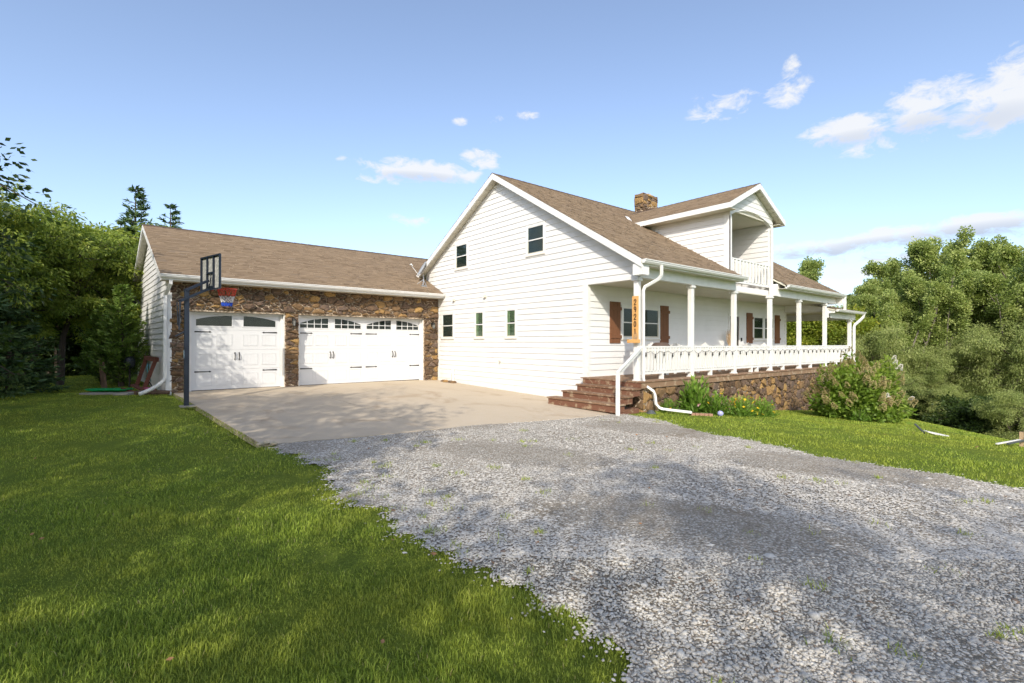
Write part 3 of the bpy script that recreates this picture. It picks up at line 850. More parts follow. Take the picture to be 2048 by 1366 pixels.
# --- porch: header beam, ceiling, posts
HY0, HY1 = -10.30, -10.12
for xa, xb, y0, y1, zb, zt in ((0.0, DX0+.02, HY0, HY1, ZS+.03, EF[1]+.05), (DX1-.02, 14.30, HY0, HY1, ZS+.03, EF[1]+.05), (DX0+.022, DX1-.022, -10.08, -9.95, ZS+.04, 3.49)):
    MB().box(xa, xb, y0, y1, zb, zt).to('porch_header', M_TRIM, HOUSE)
MB().box(-.30, -.002, -10.57, -10.27, ZS+.06, 3.60).to('eave_return', M_TRIM, HOUSE)
MB().box(14.302, 14.44, -10.57, -10.27, ZS+.06, 3.60).to('eave_return', M_TRIM, HOUSE)
for xa, xb in ((0.0, DX0), (DX1, 14.44)):
    MB().box(xa, xb, EF[0]+.002, HY0-.002, EF[1]-.145, EF[1]-.13).to('eave_soffit', M_SOFFIT, HOUSE)
    MB().box(xa-.2*(xa < 1), xb, EF[0]-.0, EF[0]+.02, EF[1]-.14, EF[1]-.0).to('eave_fascia', M_TRIM, HOUSE)
pc = MB().box(0.02, 14.2, HY1, -8.43, ZS+.032, ZS+.06).to('porch_ceiling', M_SOFFIT, HOUSE)
y = HY1+.004
while y < -8.45:
    MB().box(.03, 13.9, y, min(y+.128, -8.44), ZS+.016, ZS+.032).to('ceiling_board', M_SOFFIT, pc); y += .14
MB().box(13.55, 13.80, HY1, -8.43, 2.93, ZS+.016).to('porch_header', M_TRIM, HOUSE)
PX = [-.03, 2.59, 5.20, 7.88, 10.49, 13.23, 16.35]
PY = -10.215
for i, x in enumerate(PX):
    top = ZS+.03 if i < 6 else 2.66
    m = MB(); m.box(x-.07, x+.07, PY-.07, PY+.07, .53, top-.09)
    p = bevel(m.to('porch_post', M_TRIM, HOUSE), .008)
    m = MB(); m.box(x-.105, x+.105, PY-.105, PY+.105, top-.09, top-.045); m.box(x-.085, x+.085, PY-.085, PY+.085, top-.045, top-.001); m.to('post_cap', M_TRIM, p)
    m = MB(); m.prism([(x-.072, PY-.07, .532), (x-.072, PY-.16, .532), (x-.072, PY-.07, .66)], (.144, 0, 0)) if False else m.box(x-.09, x+.09, PY-.09, PY+.09, .531, .56)
    m.to('post_base', M_TRIM, p)
# --- deck, rim, steps
dk = MB().box(-.20, 16.35, -10.44, -8.44, .44, .50).to('porch_deck', M_DECK, HOUSE)
y = -10.50
while y < -8.45:
    MB().box(-.25+random.Random(y).uniform(-.01, .01), 16.42, y, y+.136, .501, .531).to('deck_board', M_DECK, dk); y += .142
MB().box(-.19, 16.38, -10.475, -10.44, .345, .499).to('rim_board', M_DECK, dk)
MB().box(-.232, -.195, -10.47, -8.46, .37, .499).to('rim_board', M_RISER, dk)
steps = MB().box(-1.12, -.25, -10.44, -8.2, -.5, -.16).to('porch_steps', M_RISER, HOUSE)
for (xe, z, yl) in ((-.60, .365, -8.52), (-.92, .185, -8.26), (-1.24, .005, -8.0)):
    xi = xe+.37
    MB().box(xe, xi, -10.50, yl, z-.04, z).to('tread', M_DECK, steps)
    MB().box(xe+.03, xe+.055, -10.46, yl-.03, z-.21, z-.041).to('riser', M_RISER, steps)
    MB().box(xe+.056, xi, -10.46, -10.435, z-.21, z-.041).to('step_side', M_RISER, steps)
# step rail
m = MB(); m.box(-1.285, -1.21, -10.585, -10.51, -.30, .82); nw = m.to('step_newel', M_TRIM, HOUSE)
m = MB(); m.bar((-1.28, -10.55, .80), (-.04, -10.36, 1.43), .07, .035); m.bar((-1.24, -10.55, .735), (-.04, -10.36, 1.37), .035, .05); m.to('handrail', M_TRIM, nw)

# --- balustrade
def balustrade(parent, xa, xb, y, zt, zb, pitch, bw, zfoot=None, feet=(), ow=.085):
    r = MB()
    r.box(xa, xb, y-ow*.75, y+ow*.75, zt-.045, zt); r.box(xa, xb, y-.022, y+.022, zt-.125, zt-.046)
    r.box(xa, xb, y-.045, y+.045, zb, zb+.085)
    o = r.to('railing', M_TRIM, parent)
    n = int((xb-xa)/pitch); st = (xb-xa)/n
    me = MB().box(-bw/2, bw/2, -.024, .024, zb+.086, zt-.05).mesh('baluster', M_TRIM)
    for k in range(n):
        place('baluster', me, o, (xa+st*(k+.5), y-.047, 0))
    for fx in feet:
        f = MB(); f.prism([(fx-.045, y-.05, zfoot), (fx-.045, y+.06, zfoot), (fx-.045, y+.05, zb-.001), (fx-.045, y-.05, zb-.001)], (.09, 0, 0)); f.to('rail_block', M_TRIM, o)
    return o
for i in range(6):
    xa, xb = PX[i]+.072, PX[i+1]-.072
    ft_ = [xa+(xb-xa)*.42] if i != 2 else [xa+(xb-xa)*.45, xa+(xb-xa)*.62]
    balustrade(HOUSE, xa, xb, PY, 1.45, .685, .138, .062, .532, ft_)

# --- porch back wall
bw = MB().box(.15, 13.63, -8.43, -8.25, .40, ZS+.03).to('porch_wall', M_SIDING, HOUSE)
PWH = [(1.53, 3.60, 1.66, 2.74), (8.28, 9.2, .53, 2.72), (10.36, 12.40, 1.64, 2.74)]
siding(bw, (0, -8.43, 0), (1, 0, 0), (0, -1, 0), .533, ZS+.02, .1867, lambda z: .03, lambda z: 13.63, holes=[(a, b, c-.035, d) for a, b, c, d in PWH])
MB().box(0, .10, -8.457, -8.431, .533, ZS+.014).to('corner_trim', M_TRIM, bw)
MB().box(13.52, 13.655, -8.457, -8.431, .533, ZS+.014).to('corner_trim', M_TRIM, bw)
for (a, b) in ((1.53, 3.60), (10.36, 12.40)):
    mid = (a+b)/2
    for u0, u1, side in ((a, mid, 'left'), (mid, b, 'right')):
        window(HOUSE, (0, -8.432, 0), (1, 0, 0), (0, -1, 0), u0+.002, u1-.002, 1.66, 2.74, cas=.085)
def shutter(x0, x1, z0, z1, label=None):
    s = MB().box(x0+.004, x1-.004, -8.462, -8.452, z0+.004, z1-.004).to('shutter', M_SHUT, HOUSE, label=label)
    n = 3; w = (x1-x0)/n
    for k in range(n):
        MB().box(x0+w*k+.003, x0+w*(k+1)-.003, -8.482, -8.4625, z0, z1).to('plank', M_SHUT, s)
    for z in (z0+.15, z1-.26):
        MB().box(x0+.01, x1+.035, -8.505, -8.4825, z, z+.10).to('batten', M_SHUT, s)
shutter(.97, 1.47, 1.53, 2.81, 'brown shutter half in sun')
shutter(3.61, 4.09, 1.53, 2.81); shutter(9.78, 10.29, 1.53, 2.81); shutter(12.46, 12.95, 1.53, 2.81)
m = MB(); m.box(8.28, 8.38, -8.47, -8.432, .533, 2.72); m.box(9.12, 9.22, -8.47, -8.432, .533, 2.72); m.box(8.38, 9.12, -8.47, -8.432, 2.62, 2.72)
dr = m.to('front_door', M_TRIM, HOUSE)
MB().box(8.38, 9.12, -8.445, -8.433, .54, 2.62).to('door_leaf', mat('dark_door', base=(.05, .035, .03), rough=.4), dr)
MB().box(8.50, 9.0, -8.451, -8.4455, 1.3, 2.45).to('pane', M_GLASS, dr)
m = MB(); m.box(8.50, 8.62, -8.60, -8.46, 1.45, 1.72); m.to('wreath', mat('wreath', base=(.20, .08, .07), rough=.9, var=(40, .5)), dr)
MB().box(9.29, 9.36, -8.485, -8.45, 1.62, 1.76).to('doorbell', M_DARK, HOUSE)

# --- porch foundation: fieldstone
pf = MB(); pf.prism([(-.05, -10.40, .345), (15.9, -10.40, .345), (15.9, -10.40, -2.2), (-.05, -10.40, -.6)], (0, .2, 0))
pf = pf.to('porch_foundation', M_MORTAR, HOUSE)
stones(pf, (-.07, 12.4, -1.62, .335), lambda u, v, n: (u, -10.402-n, v), 21, .042, aniso=1.35, inside=lambda u, v: v > gz(u, -10.6)-.08 and u < 12.2, h=(.03, .075))
stones(pf, (8.45, 10.44, -.38, .335), lambda u, v, n: (-.062-n, -u+0.0, v), 22, .05, inside=lambda u, v: u > 10.0, h=(.02, .05))
MB().box(-.06, .14, -10.41, -10.0, -.5, .345).to('corner_mortar', M_MORTAR, pf)

# --- right end: house end wall, lower side porch roof
MB().box(13.63, 13.78, -8.43, EB[0], -2.0, ZS).to('end_wall', M_SIDING, HOUSE)
e = MB(); e.prism([(13.9, -10.1, ZS), (13.9, -10.1, roof_z(-10.1)-.14), (13.9, AP[0], AP[1]-.14), (13.9, 1.05, roof_z(1.05)-.14), (13.9, 1.05, ZS)], (.12, 0, 0)); e.to('end_gable', M_SIDING, HOUSE)
lr = MB()
lr.prism([(13.4, -10.55, 3.01), (17.05, -10.55, 3.01), (15.2, -8.6, 3.52), (13.4, -8.6, 3.52)], (0, 0, -.05))
lr.prism([(17.05, -10.55, 3.01), (17.05, -2, 3.01), (15.2, -2, 3.52), (15.2, -8.6, 3.52)], (0, 0, -.05))
lro = lr.to('side_porch_roof', M_SOFFIT, HOUSE)
_v = Vector((0, 1.95, .51))
shingles('shingle_field', lro, (0, -10.57, 3.015), (1, 0, 0), _v, _v.length, lambda v: 13.4, lambda v: 17.07-v*.92, 14)
_v2 = Vector((-1.85, 0, .51))
shingles('shingle_field', lro, (17.07, -10.55, 3.015), (0, 1, 0), _v2, _v2.length, lambda v: v*1.02, lambda v: 8.5, 15)
gutter(lro, (13.55, -10.56, 3.02), (17.15, -10.56, 3.02), (0, -1, 0))
MB().box(13.5, 16.9, -10.30, -10.14, 2.66, 2.95).to('side_beam', M_TRIM, lro)
MB().box(16.36, 16.52, -10.13, -2.2, 2.66, 2.95).to('side_beam', M_TRIM, lro)
m = MB(); m.prism([(13.45, -10.54, 2.985), (13.45, -10.2, 3.07), (13.45, -10.2, 2.86), (13.45, -10.54, 2.86)], (.03, 0, 0)); m.prism([(13.32, -10.30, 3.05), (13.62, -10.30, 3.05), (13.62, -10.30, 2.66), (13.32, -10.30, 2.66)], (0, .03, 0)); m.to('eave_return', M_TRIM, lro)
MB().box(13.55, 16.9, -10.30, -2.2, 2.951, 2.965).to('side_soffit', M_SOFFIT, lro)
m = MB(); m.box(16.29, 16.43, -5.2, -5.06, .53, 2.66); m.to('porch_post', M_TRIM, HOUSE)
MB().box(14.0, 16.42, -10.3, -2.2, .40, .528).to('side_deck', M_DECK, HOUSE)

# --- downspouts
m = MB(); m.spout([(.42, -10.66, 3.60), (.42, -10.66, 3.34), (.36, -10.62, 3.24), (.02, -10.42, 3.02), (-.02, -10.40, 2.92), (-.02, -10.40, .60), (.02, -10.42, .42), (.20, -10.56, .26), (.24, -10.58, .16), (.26, -10.60, -.08), (.33, -10.66, -.18), (.40, -10.74, -.21), (.56, -11.46, -.235)], .062)
m.to('downspout', M_METALW, HOUSE, label='white downspout at the porch corner turning out over the lawn')
m = MB(); m.spout([(17.08, -10.60, 2.95), (17.06, -10.58, 2.80), (16.95, -10.5, 2.66), (16.55, -10.38, 2.42), (16.52, -10.36, 2.30), (16.52, -10.36, -1.2)], .09)
m.to('downspout', M_METALW, HOUSE)
m = MB(); m.spout([(14.42, -10.62, 3.62), (14.42, -10.62, 2.99)], .09); m.to('downspout', M_METALW, HOUSE)

# --- dormer with balcony
DM = MB()
dz0 = roof_z(-6.4)
DZ = 6.02                                   # wall plate of dormer
DFY = -10.10
d = MB()
d.prism([(DX0, DFY, 3.5), (DX0, DFY, DZ+.06), (DX0, -6.3, DZ+.06), (DX0, -6.6, roof_z(-6.6)-.05), (DX0, -9.9, roof_z(-9.9)-.2), (DX0, -9.9, 3.5)], (.12, 0, 0))
d.prism([(DX1, DFY, 3.3), (DX1, DFY, DZ+.06), (DX1, -6.3, DZ+.06), (DX1, -6.6, roof_z(-6.6)-.05), (DX1, BALY, 3.3)], (-.12, 0, 0))
dormer = d.to('dormer', M_SIDING, HOUSE)
MB().box(DX0+.12, DX1-.12, BALY, BALY+.1, 3.4, DZ+.05).to('balcony_back_wall', M_SIDING, dormer)
MB().box(DX0+.12, DX1-.12, -10.0, BALY, 3.42, 3.49).to('balcony_floor', M_DECK, dormer)
MB().box(DX0+.12, DX1-.12, DFY+.02, BALY, DZ-.02, DZ+.02).to('balcony_ceiling', M_SOFFIT, dormer)
for k in range(14):
    xx = DX0+.13+k*.21
    MB().box(xx, xx+.195, DFY+.12, BALY-.01, DZ-.034, DZ-.021).to('ceiling_board', M_SOFFIT, dormer)
# outer side wall boards (left cheek), inner boards on right cheek
siding(dormer, (DX0, 0, 0), (0, -1, 0), (-1, 0, 0), 3.75, DZ+.04, .1867, lambda z: AP[0]*-1+(AP[1]-z)/SF-.02, lambda z: 9.90)
siding(dormer, (DX1-.12, 0, 0), (0, -1, 0), (-1, 0, 0), 3.49, DZ-.02, .1867, lambda z: -BALY, lambda z: 10.02)
siding(dormer, (0, BALY, 0), (1, 0, 0), (0, -1, 0), 3.49, DZ-.02, .1867, lambda z: DX0+.13, lambda z: DX1-.14, holes=[(6.0, 7.5, 3.49, 5.6)])
m = MB(); m.box(6.0, 6.08, BALY-.04, BALY, 3.49, 5.6); m.box(7.42, 7.5, BALY-.04, BALY, 3.49, 5.6); m.box(6.08, 7.42, BALY-.04, BALY, 5.5, 5.6)
bd = m.to('balcony_door', M_TRIM, HOUSE); MB().box(6.08, 7.42, BALY-.012, BALY-.006, 3.5, 5.5).to('pane', M_GLASS, bd); MB().box(6.08, 7.42, BALY-.005, BALY-.001, 3.5, 5.5).to('dark_backing', M_INT, bd)  # panel behind the glass, coloured dark in place of a shaded room
m = MB(); m.box(DX0-.027, DX0-.001, DFY-.026, -9.90, 3.72, DZ+.02); m.box(DX0-.027, DX0+.10, DFY-.026, DFY-.001, 3.72, DZ-.22); m.to('corner_trim', M_TRIM, dormer)
m = MB(); m.box(DX1-.14, DX1+.027, DFY-.026, DFY-.001, 3.32, DZ-.10); m.box(DX1+.001, DX1+.027, DFY, -9.95, 3.6, DZ); m.to('corner_trim', M_TRIM, dormer)
m = MB(); m.box(DX1-.3, DX1+.06, DFY-.03, -10.31+.0, 3.29, 3.66); m.to('eave_return', M_TRIM, dormer)
# dormer gable face with arched opening head
DC = (DX0+DX1)/2; DS = .485; DAZ = 7.13; DE0, DE1 = DC-2.05, DC+2.05
def dz_(x): return DAZ-DS*abs(x-DC)
def archz(x):
    s = (x-(DX0+.10))/((DX1-.12)-(DX0+.10)); s = min(1, max(0, s)); return 5.86+.30*math.sin(math.pi*s)**.8 if 0 < s < 1 else 5.86
def gable_strip(za, zb, proud, name):
    N = 36; mb = MB()
    for k in range(N):
        xa = DX0+(DX1-DX0)*k/N; xb = DX0+(DX1-DX0)*(k+1)/N
        la, lb = max(za, archz(xa)), max(za, archz(xb)); ta, tb = min(zb, dz_(xa)-.12), min(zb, dz_(xb)-.12)
        if ta-la < .004 and tb-lb < .004: continue
        ta, tb = max(ta, la), max(tb, lb)
        pa = lambda z: DFY-.002-(proud-(proud-.006)*(z-za)/max(.02, zb-za))
        vs = [(xa, pa(la), la), (xb, pa(lb), lb), (xb, pa(tb), tb), (xa, pa(ta), ta), (xa, DFY+.10, la), (xb, DFY+.10, lb)]
        mb.add(vs, [(0, 1, 2, 3), (4, 5, 1, 0)])
        mb.add([(xa, DFY, ta), (xb, DFY, tb), (xb, pa(tb), tb), (xa, pa(ta), ta)], [(0, 1, 2, 3)])
    if mb.v: mb.to(name, M_SIDING, dormer)
z = 5.78
while z < DAZ-.12:
    gable_strip(z, z+.1867, .02, 'board'); z += .1867
MB().prism([(DX0+.02, DFY+.1, DZ+.03), (DX1-.02, DFY+.1, DZ+.03), (DC, DFY+.1, DAZ-.14)], (0, .04, 0)).to('gable_backing', M_SIDING, dormer)
DFF = -10.37
dr_ = MB()
for sgn in (-1, 1):
    xe = DC+sgn*2.05
    dr_.prism([(DC, DFF, DAZ-.016), (xe, DFF, dz_(xe)-.016), (xe, -5.2, dz_(xe)-.016), (DC, -4.4, DAZ-.016)], (0, 0, -.05))
dro = dr_.to('dormer_roof', M_SOFFIT, HOUSE)
for sgn in (-1, 1):
    xe = DC+sgn*2.06; vv = Vector((-sgn, 0, DS)); L = 2.05*math.hypot(1, DS)
    cz = 1/math.hypot(1, DS)
    def yend(v): # where the dormer slope dives into the main roof
        zz = dz_(xe)+v*cz*DS; return AP[0]-(AP[1]-zz)/SF+.12
    shingles('shingle_field', dro, (xe, 0, dz_(xe)), (0, 1, 0), vv, L, lambda v: DFF-.006, yend, 16+sgn)
    m = MB(); m.prism([(DC, DFF-.012, DAZ+.003), (xe, DFF-.012, dz_(xe)+.003), (xe, DFF-.012, dz_(xe)-.19), (DC, DFF-.012, DAZ-.19)], (0, .044, 0)); m.to('rake_fascia', M_TRIM, dro)
    m = MB(); m.box(xe-.015, xe+.015, DFF+.001, -6.2, dz_(xe)-.185, dz_(xe)-.012); m.to('eave_fascia', M_TRIM, dro)
    xi = DX0-.03 if sgn < 0 else DX1+.03
    m = MB(); m.box(min(xe, xi), max(xe, xi), DFF+.033, -6.3, dz_(xe)-.186, dz_(xe)-.172); m.to('eave_soffit', M_SOFFIT, dro)
    for k in range(9):
        a = k/9; b = (k+1)/9-.012; xa = DC+sgn*2.0*a; xb = DC+sgn*2.0*b
        m = MB(); m.prism([(xa, DFF+.033, dz_(xa)-.15), (xb, DFF+.033, dz_(xb)-.15), (xb, DFY-.02, dz_(xb)-.15), (xa, DFY-.02, dz_(xa)-.15)], (0, 0, .012)); m.to('soffit_panel', M_SOFFIT, dro)
m = MB(); y = DFF-.01
while y < -4.9:
    for sgn in (-1, 1):
        m.prism([(DC, y, DAZ+.026), (DC+sgn*.13, y, DAZ+.026-.13*DS), (DC+sgn*.13, y+.29, DAZ+.018-.13*DS), (DC, y+.29, DAZ+.018)], (0, 0, -.010))
    y += .29
m.to('ridge_cap', M_RIDGE, dro)
m = MB(); m.bar((4.74, -6.33, 6.28), (5.05, -5.95, 6.55), .16, .012, (0, -.5, .86)); m.to('valley_flashing', M_METALW, dro)
balustrade(HOUSE, DX0+.14, DX1-.15, -10.03, 4.43, 3.60, .235, .07)
for (x, y, lb) in ((5.9, -9.3, 'balcony chair'), (7.2, -9.2, 'balcony chair')):
    m = MB(); m.box(x-.25, x+.25, y-.25, y+.25, 3.82, 3.86)
    for sx in (-.22, .22):
        for sy in (-.22, .22): m.box(x+sx-.03, x+sx+.03, y+sy-.03, y+sy+.03, 3.491, 3.82)
    m.box(x-.25, x+.25, y+.2, y+.25, 3.86, 4.3)
    tag(m.to('balcony_chair', M_TRIM), 'white chair %s behind the balcony railing' % ('on the left' if x < 6.5 else 'on the right'), 'chair', 'balcony chairs')

# --- chimney
ch = MB().box(8.83, 9.97, -3.97, -3.50, 6.9, 8.66).to('chimney', M_MORTAR, HOUSE)
stones(ch, (8.80, 10.0, 7.2, 8.70), lambda u, v, n: (u, -3.97-n, v), 31, .045, aniso=1.6, h=(.02, .06))
stones(ch, (3.47, 4.0, 7.2, 8.70), lambda u, v, n: (8.83-n, -u, v), 32, .05, aniso=1.6, h=(.02, .06))
m = MB(); m.lathe((9.4, -3.73, 8.66), [(.30, 0), (.22, .09), (.10, .12)], 10); m.to('crown_wash', M_MORTAR, ch)

# ------------------------------------------------------------------ garage wing
def lwx(y): return -9.53-.039*y              # left end wall, a touch out of square
GE = (-.50, 3.54); GA = (4.0, 5.77); GS = (GA[1]-GE[1])/(GA[0]-GE[0]); GB = 8.5
def gr_z(y): return GA[1]-GS*abs(y-GA[0])
def rkx(y): return -9.74-.043*(y+.5)
core = MB()
core.box(-9.45, 0, .02, .2, 2.50, 3.42)
for a, b in ((-9.45, -8.97), (-6.14, -5.69), (-.69, 0)): core.box(a, b, .02, .2, -.2, 2.55)
gf = core.to('garage_front_wall', M_MORTAR, HOUSE)
tw = lambda u, v, n: (u, .018-n, v)
ns = 0
ns += stones(gf, (-9.47, -.02, 2.555, 3.44), tw, 41, .0290, aniso=1.6)
ns += stones(gf, (-9.47, -8.99, -.10, 2.55), tw, 42, .036, aniso=2.3, ragged=.03)
ns += stones(gf, (-6.13, -5.70, -.06, 2.55), tw, 43, .038, aniso=2.6, ragged=.035)
ns += stones(gf, (-.68, -.04, -.10, 2.55), tw, 44, .036, aniso=1.7, ragged=.02)
# door surrounds
for a, b in ((-8.97, -6.14), (-5.69, -.69)):
    m = MB(); m.box(a, a+.035, .06, .33, -.06, 2.52); m.box(b-.035, b, .06, .33, -.06, 2.52); m.box(a, b, .05, .33, 2.50, 2.555)
    m.box(a+.035, a+.10, .19, .235, -.06, 2.50); m.box(b-.10, b-.035, .19, .235, -.06, 2.50); m.box(a+.10, b-.10, .19, .235, 2.43, 2.50)
    m.to('door_jamb', M_TRIM, gf)
DY = .262
def strap(parent, x, z, sgn):
    m = MB(); m.prism([(0, 0, .021), (sgn*.40, 0, .010), (sgn*.40, 0, -.010), (0, 0, -.021)], (0, -.012, 0))
    m.prism([(sgn*.385, -.001, 0), (sgn*.415, -.001, .026), (sgn*.47, -.001, 0), (sgn*.415, -.001, -.026)], (0, -.014, 0))
    o = m.to('hinge_strap', M_DARK, parent, (x, DY-.008, z)); return o
def handle(parent, x, z):
    m = MB(); m.tube([(0, -.012, .10), (0, -.05, .07), (0, -.062, 0), (0, -.05, -.07), (0, -.012, -.10)], [.011, .012, .014, .012, .011], 6)
    for s in (1, -1): m.prism([(-.02, -.002, s*.095), (0, -.002, s*.145), (.02, -.002, s*.095), (0, -.002, s*.07)], (0, -.014, 0))
    m.to('door_handle', M_DARK, parent, (x, DY-.006, z))
def garage_door(x0, x1, cols, wins, muntins, straps, handles, label):
    m = MB(); zt = 2.50
    secs = [(0.0, .643), (.653, 1.284), (1.294, 1.924), (1.934, 2.50)]
    base = MB().box(x0, x1, DY+.006, DY+.045, .0, zt).to('garage_door', M_DOORW, HOUSE, label=label)
    for k, (a, b) in enumerate(secs):
        if k < 3: MB().box(x0+.002, x1-.002, DY-.004, DY+.0055, a, b).to('door_section', M_DOORW, base)
        else:
            # top section is cut round the window openings
            s = MB(); xs = [x0+.002]
            for (wa, wb, *_r) in wins: xs += [wa, wb]
            xs.append(x1-.002)
            s.box(x0+.002, x1-.002, DY-.004, DY+.0055, a, 2.06)
            for q in range(0, len(xs), 2): s.box(xs[q], xs[q+1], DY-.004, DY+.0055, 2.06, b)
            for (wa, wb, lowl, zl, zh) in wins:
                N = 16
                for q in range(N):
                    ua, ub = wa+(wb-wa)*q/N, wa+(wb-wa)*(q+1)/N
                    s.prism([(ua, DY-.004, wz(ua, wa, wb, lowl, zl, zh)), (ub, DY-.004, wz(ub, wa, wb, lowl, zl, zh)), (ub, DY-.004, b), (ua, DY-.004, b)], (0, .0095, 0))
            s.to('door_section', M_DOORW, base)
    pw = (x1-x0)/cols
    for k, (a, b) in enumerate(secs[:3]):
        for c in cols_x(x0, x1, cols):
            za, zb = a+.12, b-.13
            fr = MB(); t = .012
            fr.box(c-.225, c+.225, DY-.016, DY-.004, za, za+t); fr.box(c-.225, c+.225, DY-.016, DY-.004, zb-t, zb)
            fr.box(c-.225, c-.225+t, DY-.016, DY-.004, za+t, zb-t); fr.box(c+.225-t, c+.225, DY-.016, DY-.004, za+t, zb-t)
            for q in range(4): fr.box(c-.207+q*.1045, c-.207+q*.1045+.100, DY-.0075, DY-.004, za+.018, zb-.018)
            fr.to('panel', M_DOORW, base)
    for (wa, wb, lowl, zl, zh) in wins:
        N = 16; top = [(wa+(wb-wa)*q/N) for q in range(N+1)]
        pane = MB(); pane.prism([(wa, DY+.003, 2.06), (wb, DY+.003, 2.06)]+[(u, DY+.003, wz(u, wa, wb, lowl, zl, zh)) for u in top[::-1]], (0, .002, 0)); pane.to('pane', M_GLASS, base)
        fr = MB(); t = .032
        fr.box(wa-t, wb+t, DY-.018, DY-.0045, 2.06-t, 2.06); 
        fr.box(wa-t, wa, DY-.018, DY-.0045, 2.06, wz(wa, wa, wb, lowl, zl, zh)+t*.6); fr.box(wb, wb+t, DY-.018, DY-.0045, 2.06, wz(wb, wa, wb, lowl, zl, zh)+t*.6)
        for q in range(N):
            ua, ub = top[q], top[q+1]; a_, b_ = wz(ua, wa, wb, lowl, zl, zh), wz(ub, wa, wb, lowl, zl, zh)
            fr.prism([(ua, DY-.018, a_), (ub, DY-.018, b_), (ub, DY-.018, b_+t), (ua, DY-.018, a_+t)], (0, .0135, 0))
        if muntins:
            for q in (1, 2, 3):
                u = wa+(wb-wa)*q/4; fr.box(u-.011, u+.011, DY-.016, DY-.002, 2.06, wz(u, wa, wb, lowl, zl, zh))
            fr.box(wa, wb, DY-.0155, DY-.002, 2.19, 2.212)
        fr.to('window_frame', M_DOORW, base)
        MB().box(wa, wb, DY+.0052, DY+.0058, 2.06, zh).to('dark_interior_sheet', M_INT2, base)  # thin dark sheet painted as the garage's shade; no real space behind
    for x, s in straps:
        for z in (1.868, .585): strap(base, x, z, s)
    for x in handles: handle(base, x, 1.07)
    sl2 = MB().box(x0, x1, DY-.01, DY+.02, -.03, .0).to('bottom_seal', M_DARK, base)
    return base
def cols_x(x0, x1, n):
    if n == 4: return [-8.528, -7.951, -7.17, -6.60]
    L = []
    for a, b in ((-5.575, -4.57), (-4.326, -3.32), (-3.086, -2.06), (-1.829, -.826)):
        c = (a+b)/2; L += [c-.27, c+.27]
    return L
def wz(u, wa, wb, lowl, zl, zh):
    s = (u-wa)/(wb-wa); s = s if lowl else 1-s
    return zl+(zh-zl)*(1-(1-s)**2)
garage_door(-8.93, -6.18, 4, [(-8.745, -7.732, True, 2.263, 2.405), (-7.391, -6.388, False, 2.263, 2.405)], False, [(-8.785, 1), (-6.345, -1)], [-7.642, -7.515], 'single garage door with two plain arched windows')
garage_door(-5.65, -.73, 8, [(-5.575, -4.57, True, 2.225, 2.415), (-4.326, -3.32, False, 2.225, 2.415), (-3.086, -2.06, True, 2.225, 2.415), (-1.829, -.826, False, 2.225, 2.415)], True,
            [(-5.604, 1), (-3.277, -1), (-3.117, 1), (-.779, -1)], [-4.496, -4.387, -1.997, -1.886], 'double garage door with four arched windows split into small panes')
# garage roof
gr = MB()
def g3(x, y): return (x, y, gr_z(y)-.016)
gr.prism([g3(rkx(GE[0]), GE[0]), g3(-.03, GE[0]), g3(-.03, 1.42), g3(3.2, 1.42), g3(3.2, GA[0]), g3(rkx(GA[0]), GA[0])], (0, 0, -.06))
gr.prism([g3(rkx(GA[0]), GA[0]), g3(3.2, GA[0]), g3(3.2, GB), g3(rkx(GB), GB)], (0, 0, -.06))
gro = gr.to('garage_roof', M_SOFFIT, HOUSE)
cg = 1/math.hypot(1, GS); LG = (GA[0]-GE[0])/cg
shingles('shingle_field', gro, (0, GE[0]-.02, GE[1]-.02*GS), (1, 0, 0), (0, 1, GS), LG+.02, lambda v: rkx(GE[0]+v*cg)-.004, lambda v: -.028 if GE[0]+v*cg < 1.40 else 3.2, 17)
m = MB(); x = rkx(GA[0])-.01
while x < 3.2:
    for s_ in (-1, 1): m.prism([(x, GA[0], GA[1]+.028), (x+.29, GA[0], GA[1]+.020), (x+.29, GA[0]+s_*.13, GA[1]+.020-.13*GS), (x, GA[0]+s_*.13, GA[1]+.028-.13*GS)], (0, 0, -.01))
    x += .29
m.to('ridge_cap', M_RIDGE, gro)
for ya, yb in ((GE[0]+.0, GA[0]), (GA[0], GB)):
    m = MB(); m.prism([(rkx(ya)-.008, ya, gr_z(ya)+.003), (rkx(yb)-.008, yb, gr_z(yb)+.003), (rkx(yb)-.008, yb, gr_z(yb)-.18), (rkx(ya)-.008, ya, gr_z(ya)-.18)], (.04, 0, 0)); m.to('rake_fascia', M_TRIM, gro)
    n = 20
    for k in range(n):
        a = ya+(yb-ya)*k/n; b = ya+(yb-ya)*(k+1)/n-.015
        m = MB(); m.prism([(rkx(a)+.033, a, gr_z(a)-.155), (lwx(a)-.022, a, gr_z(a)-.155), (lwx(b)-.022, b, gr_z(b)-.155), (rkx(b)+.033, b, gr_z(b)-.155)], (0, 0, .012)); m.to('soffit_panel', M_SOFFIT, gro)
MB().box(rkx(GE[0])+.033, -.03, GE[0]+.001, GE[0]+.022, GE[1]-.16, GE[1]-.02).to('eave_fascia', M_TRIM, gro)
MB().box(rkx(GE[0])+.033, -.03, GE[0]+.023, -.005, GE[1]-.165, GE[1]-.15).to('eave_soffit', M_SOFFIT, gro)
gutter(gro, (rkx(GE[0]), GE[0], GE[1]+.005), (-.035, GE[0], GE[1]+.005), (0, -1, 0))
m = MB(); m.prism([(rkx(8.46), 8.2, 3.40), (rkx(8.46), 8.5, 3.40), (rkx(8.46), 8.5, 3.56)], (.28, 0, 0)); m.to('eave_return', M_TRIM, gro)
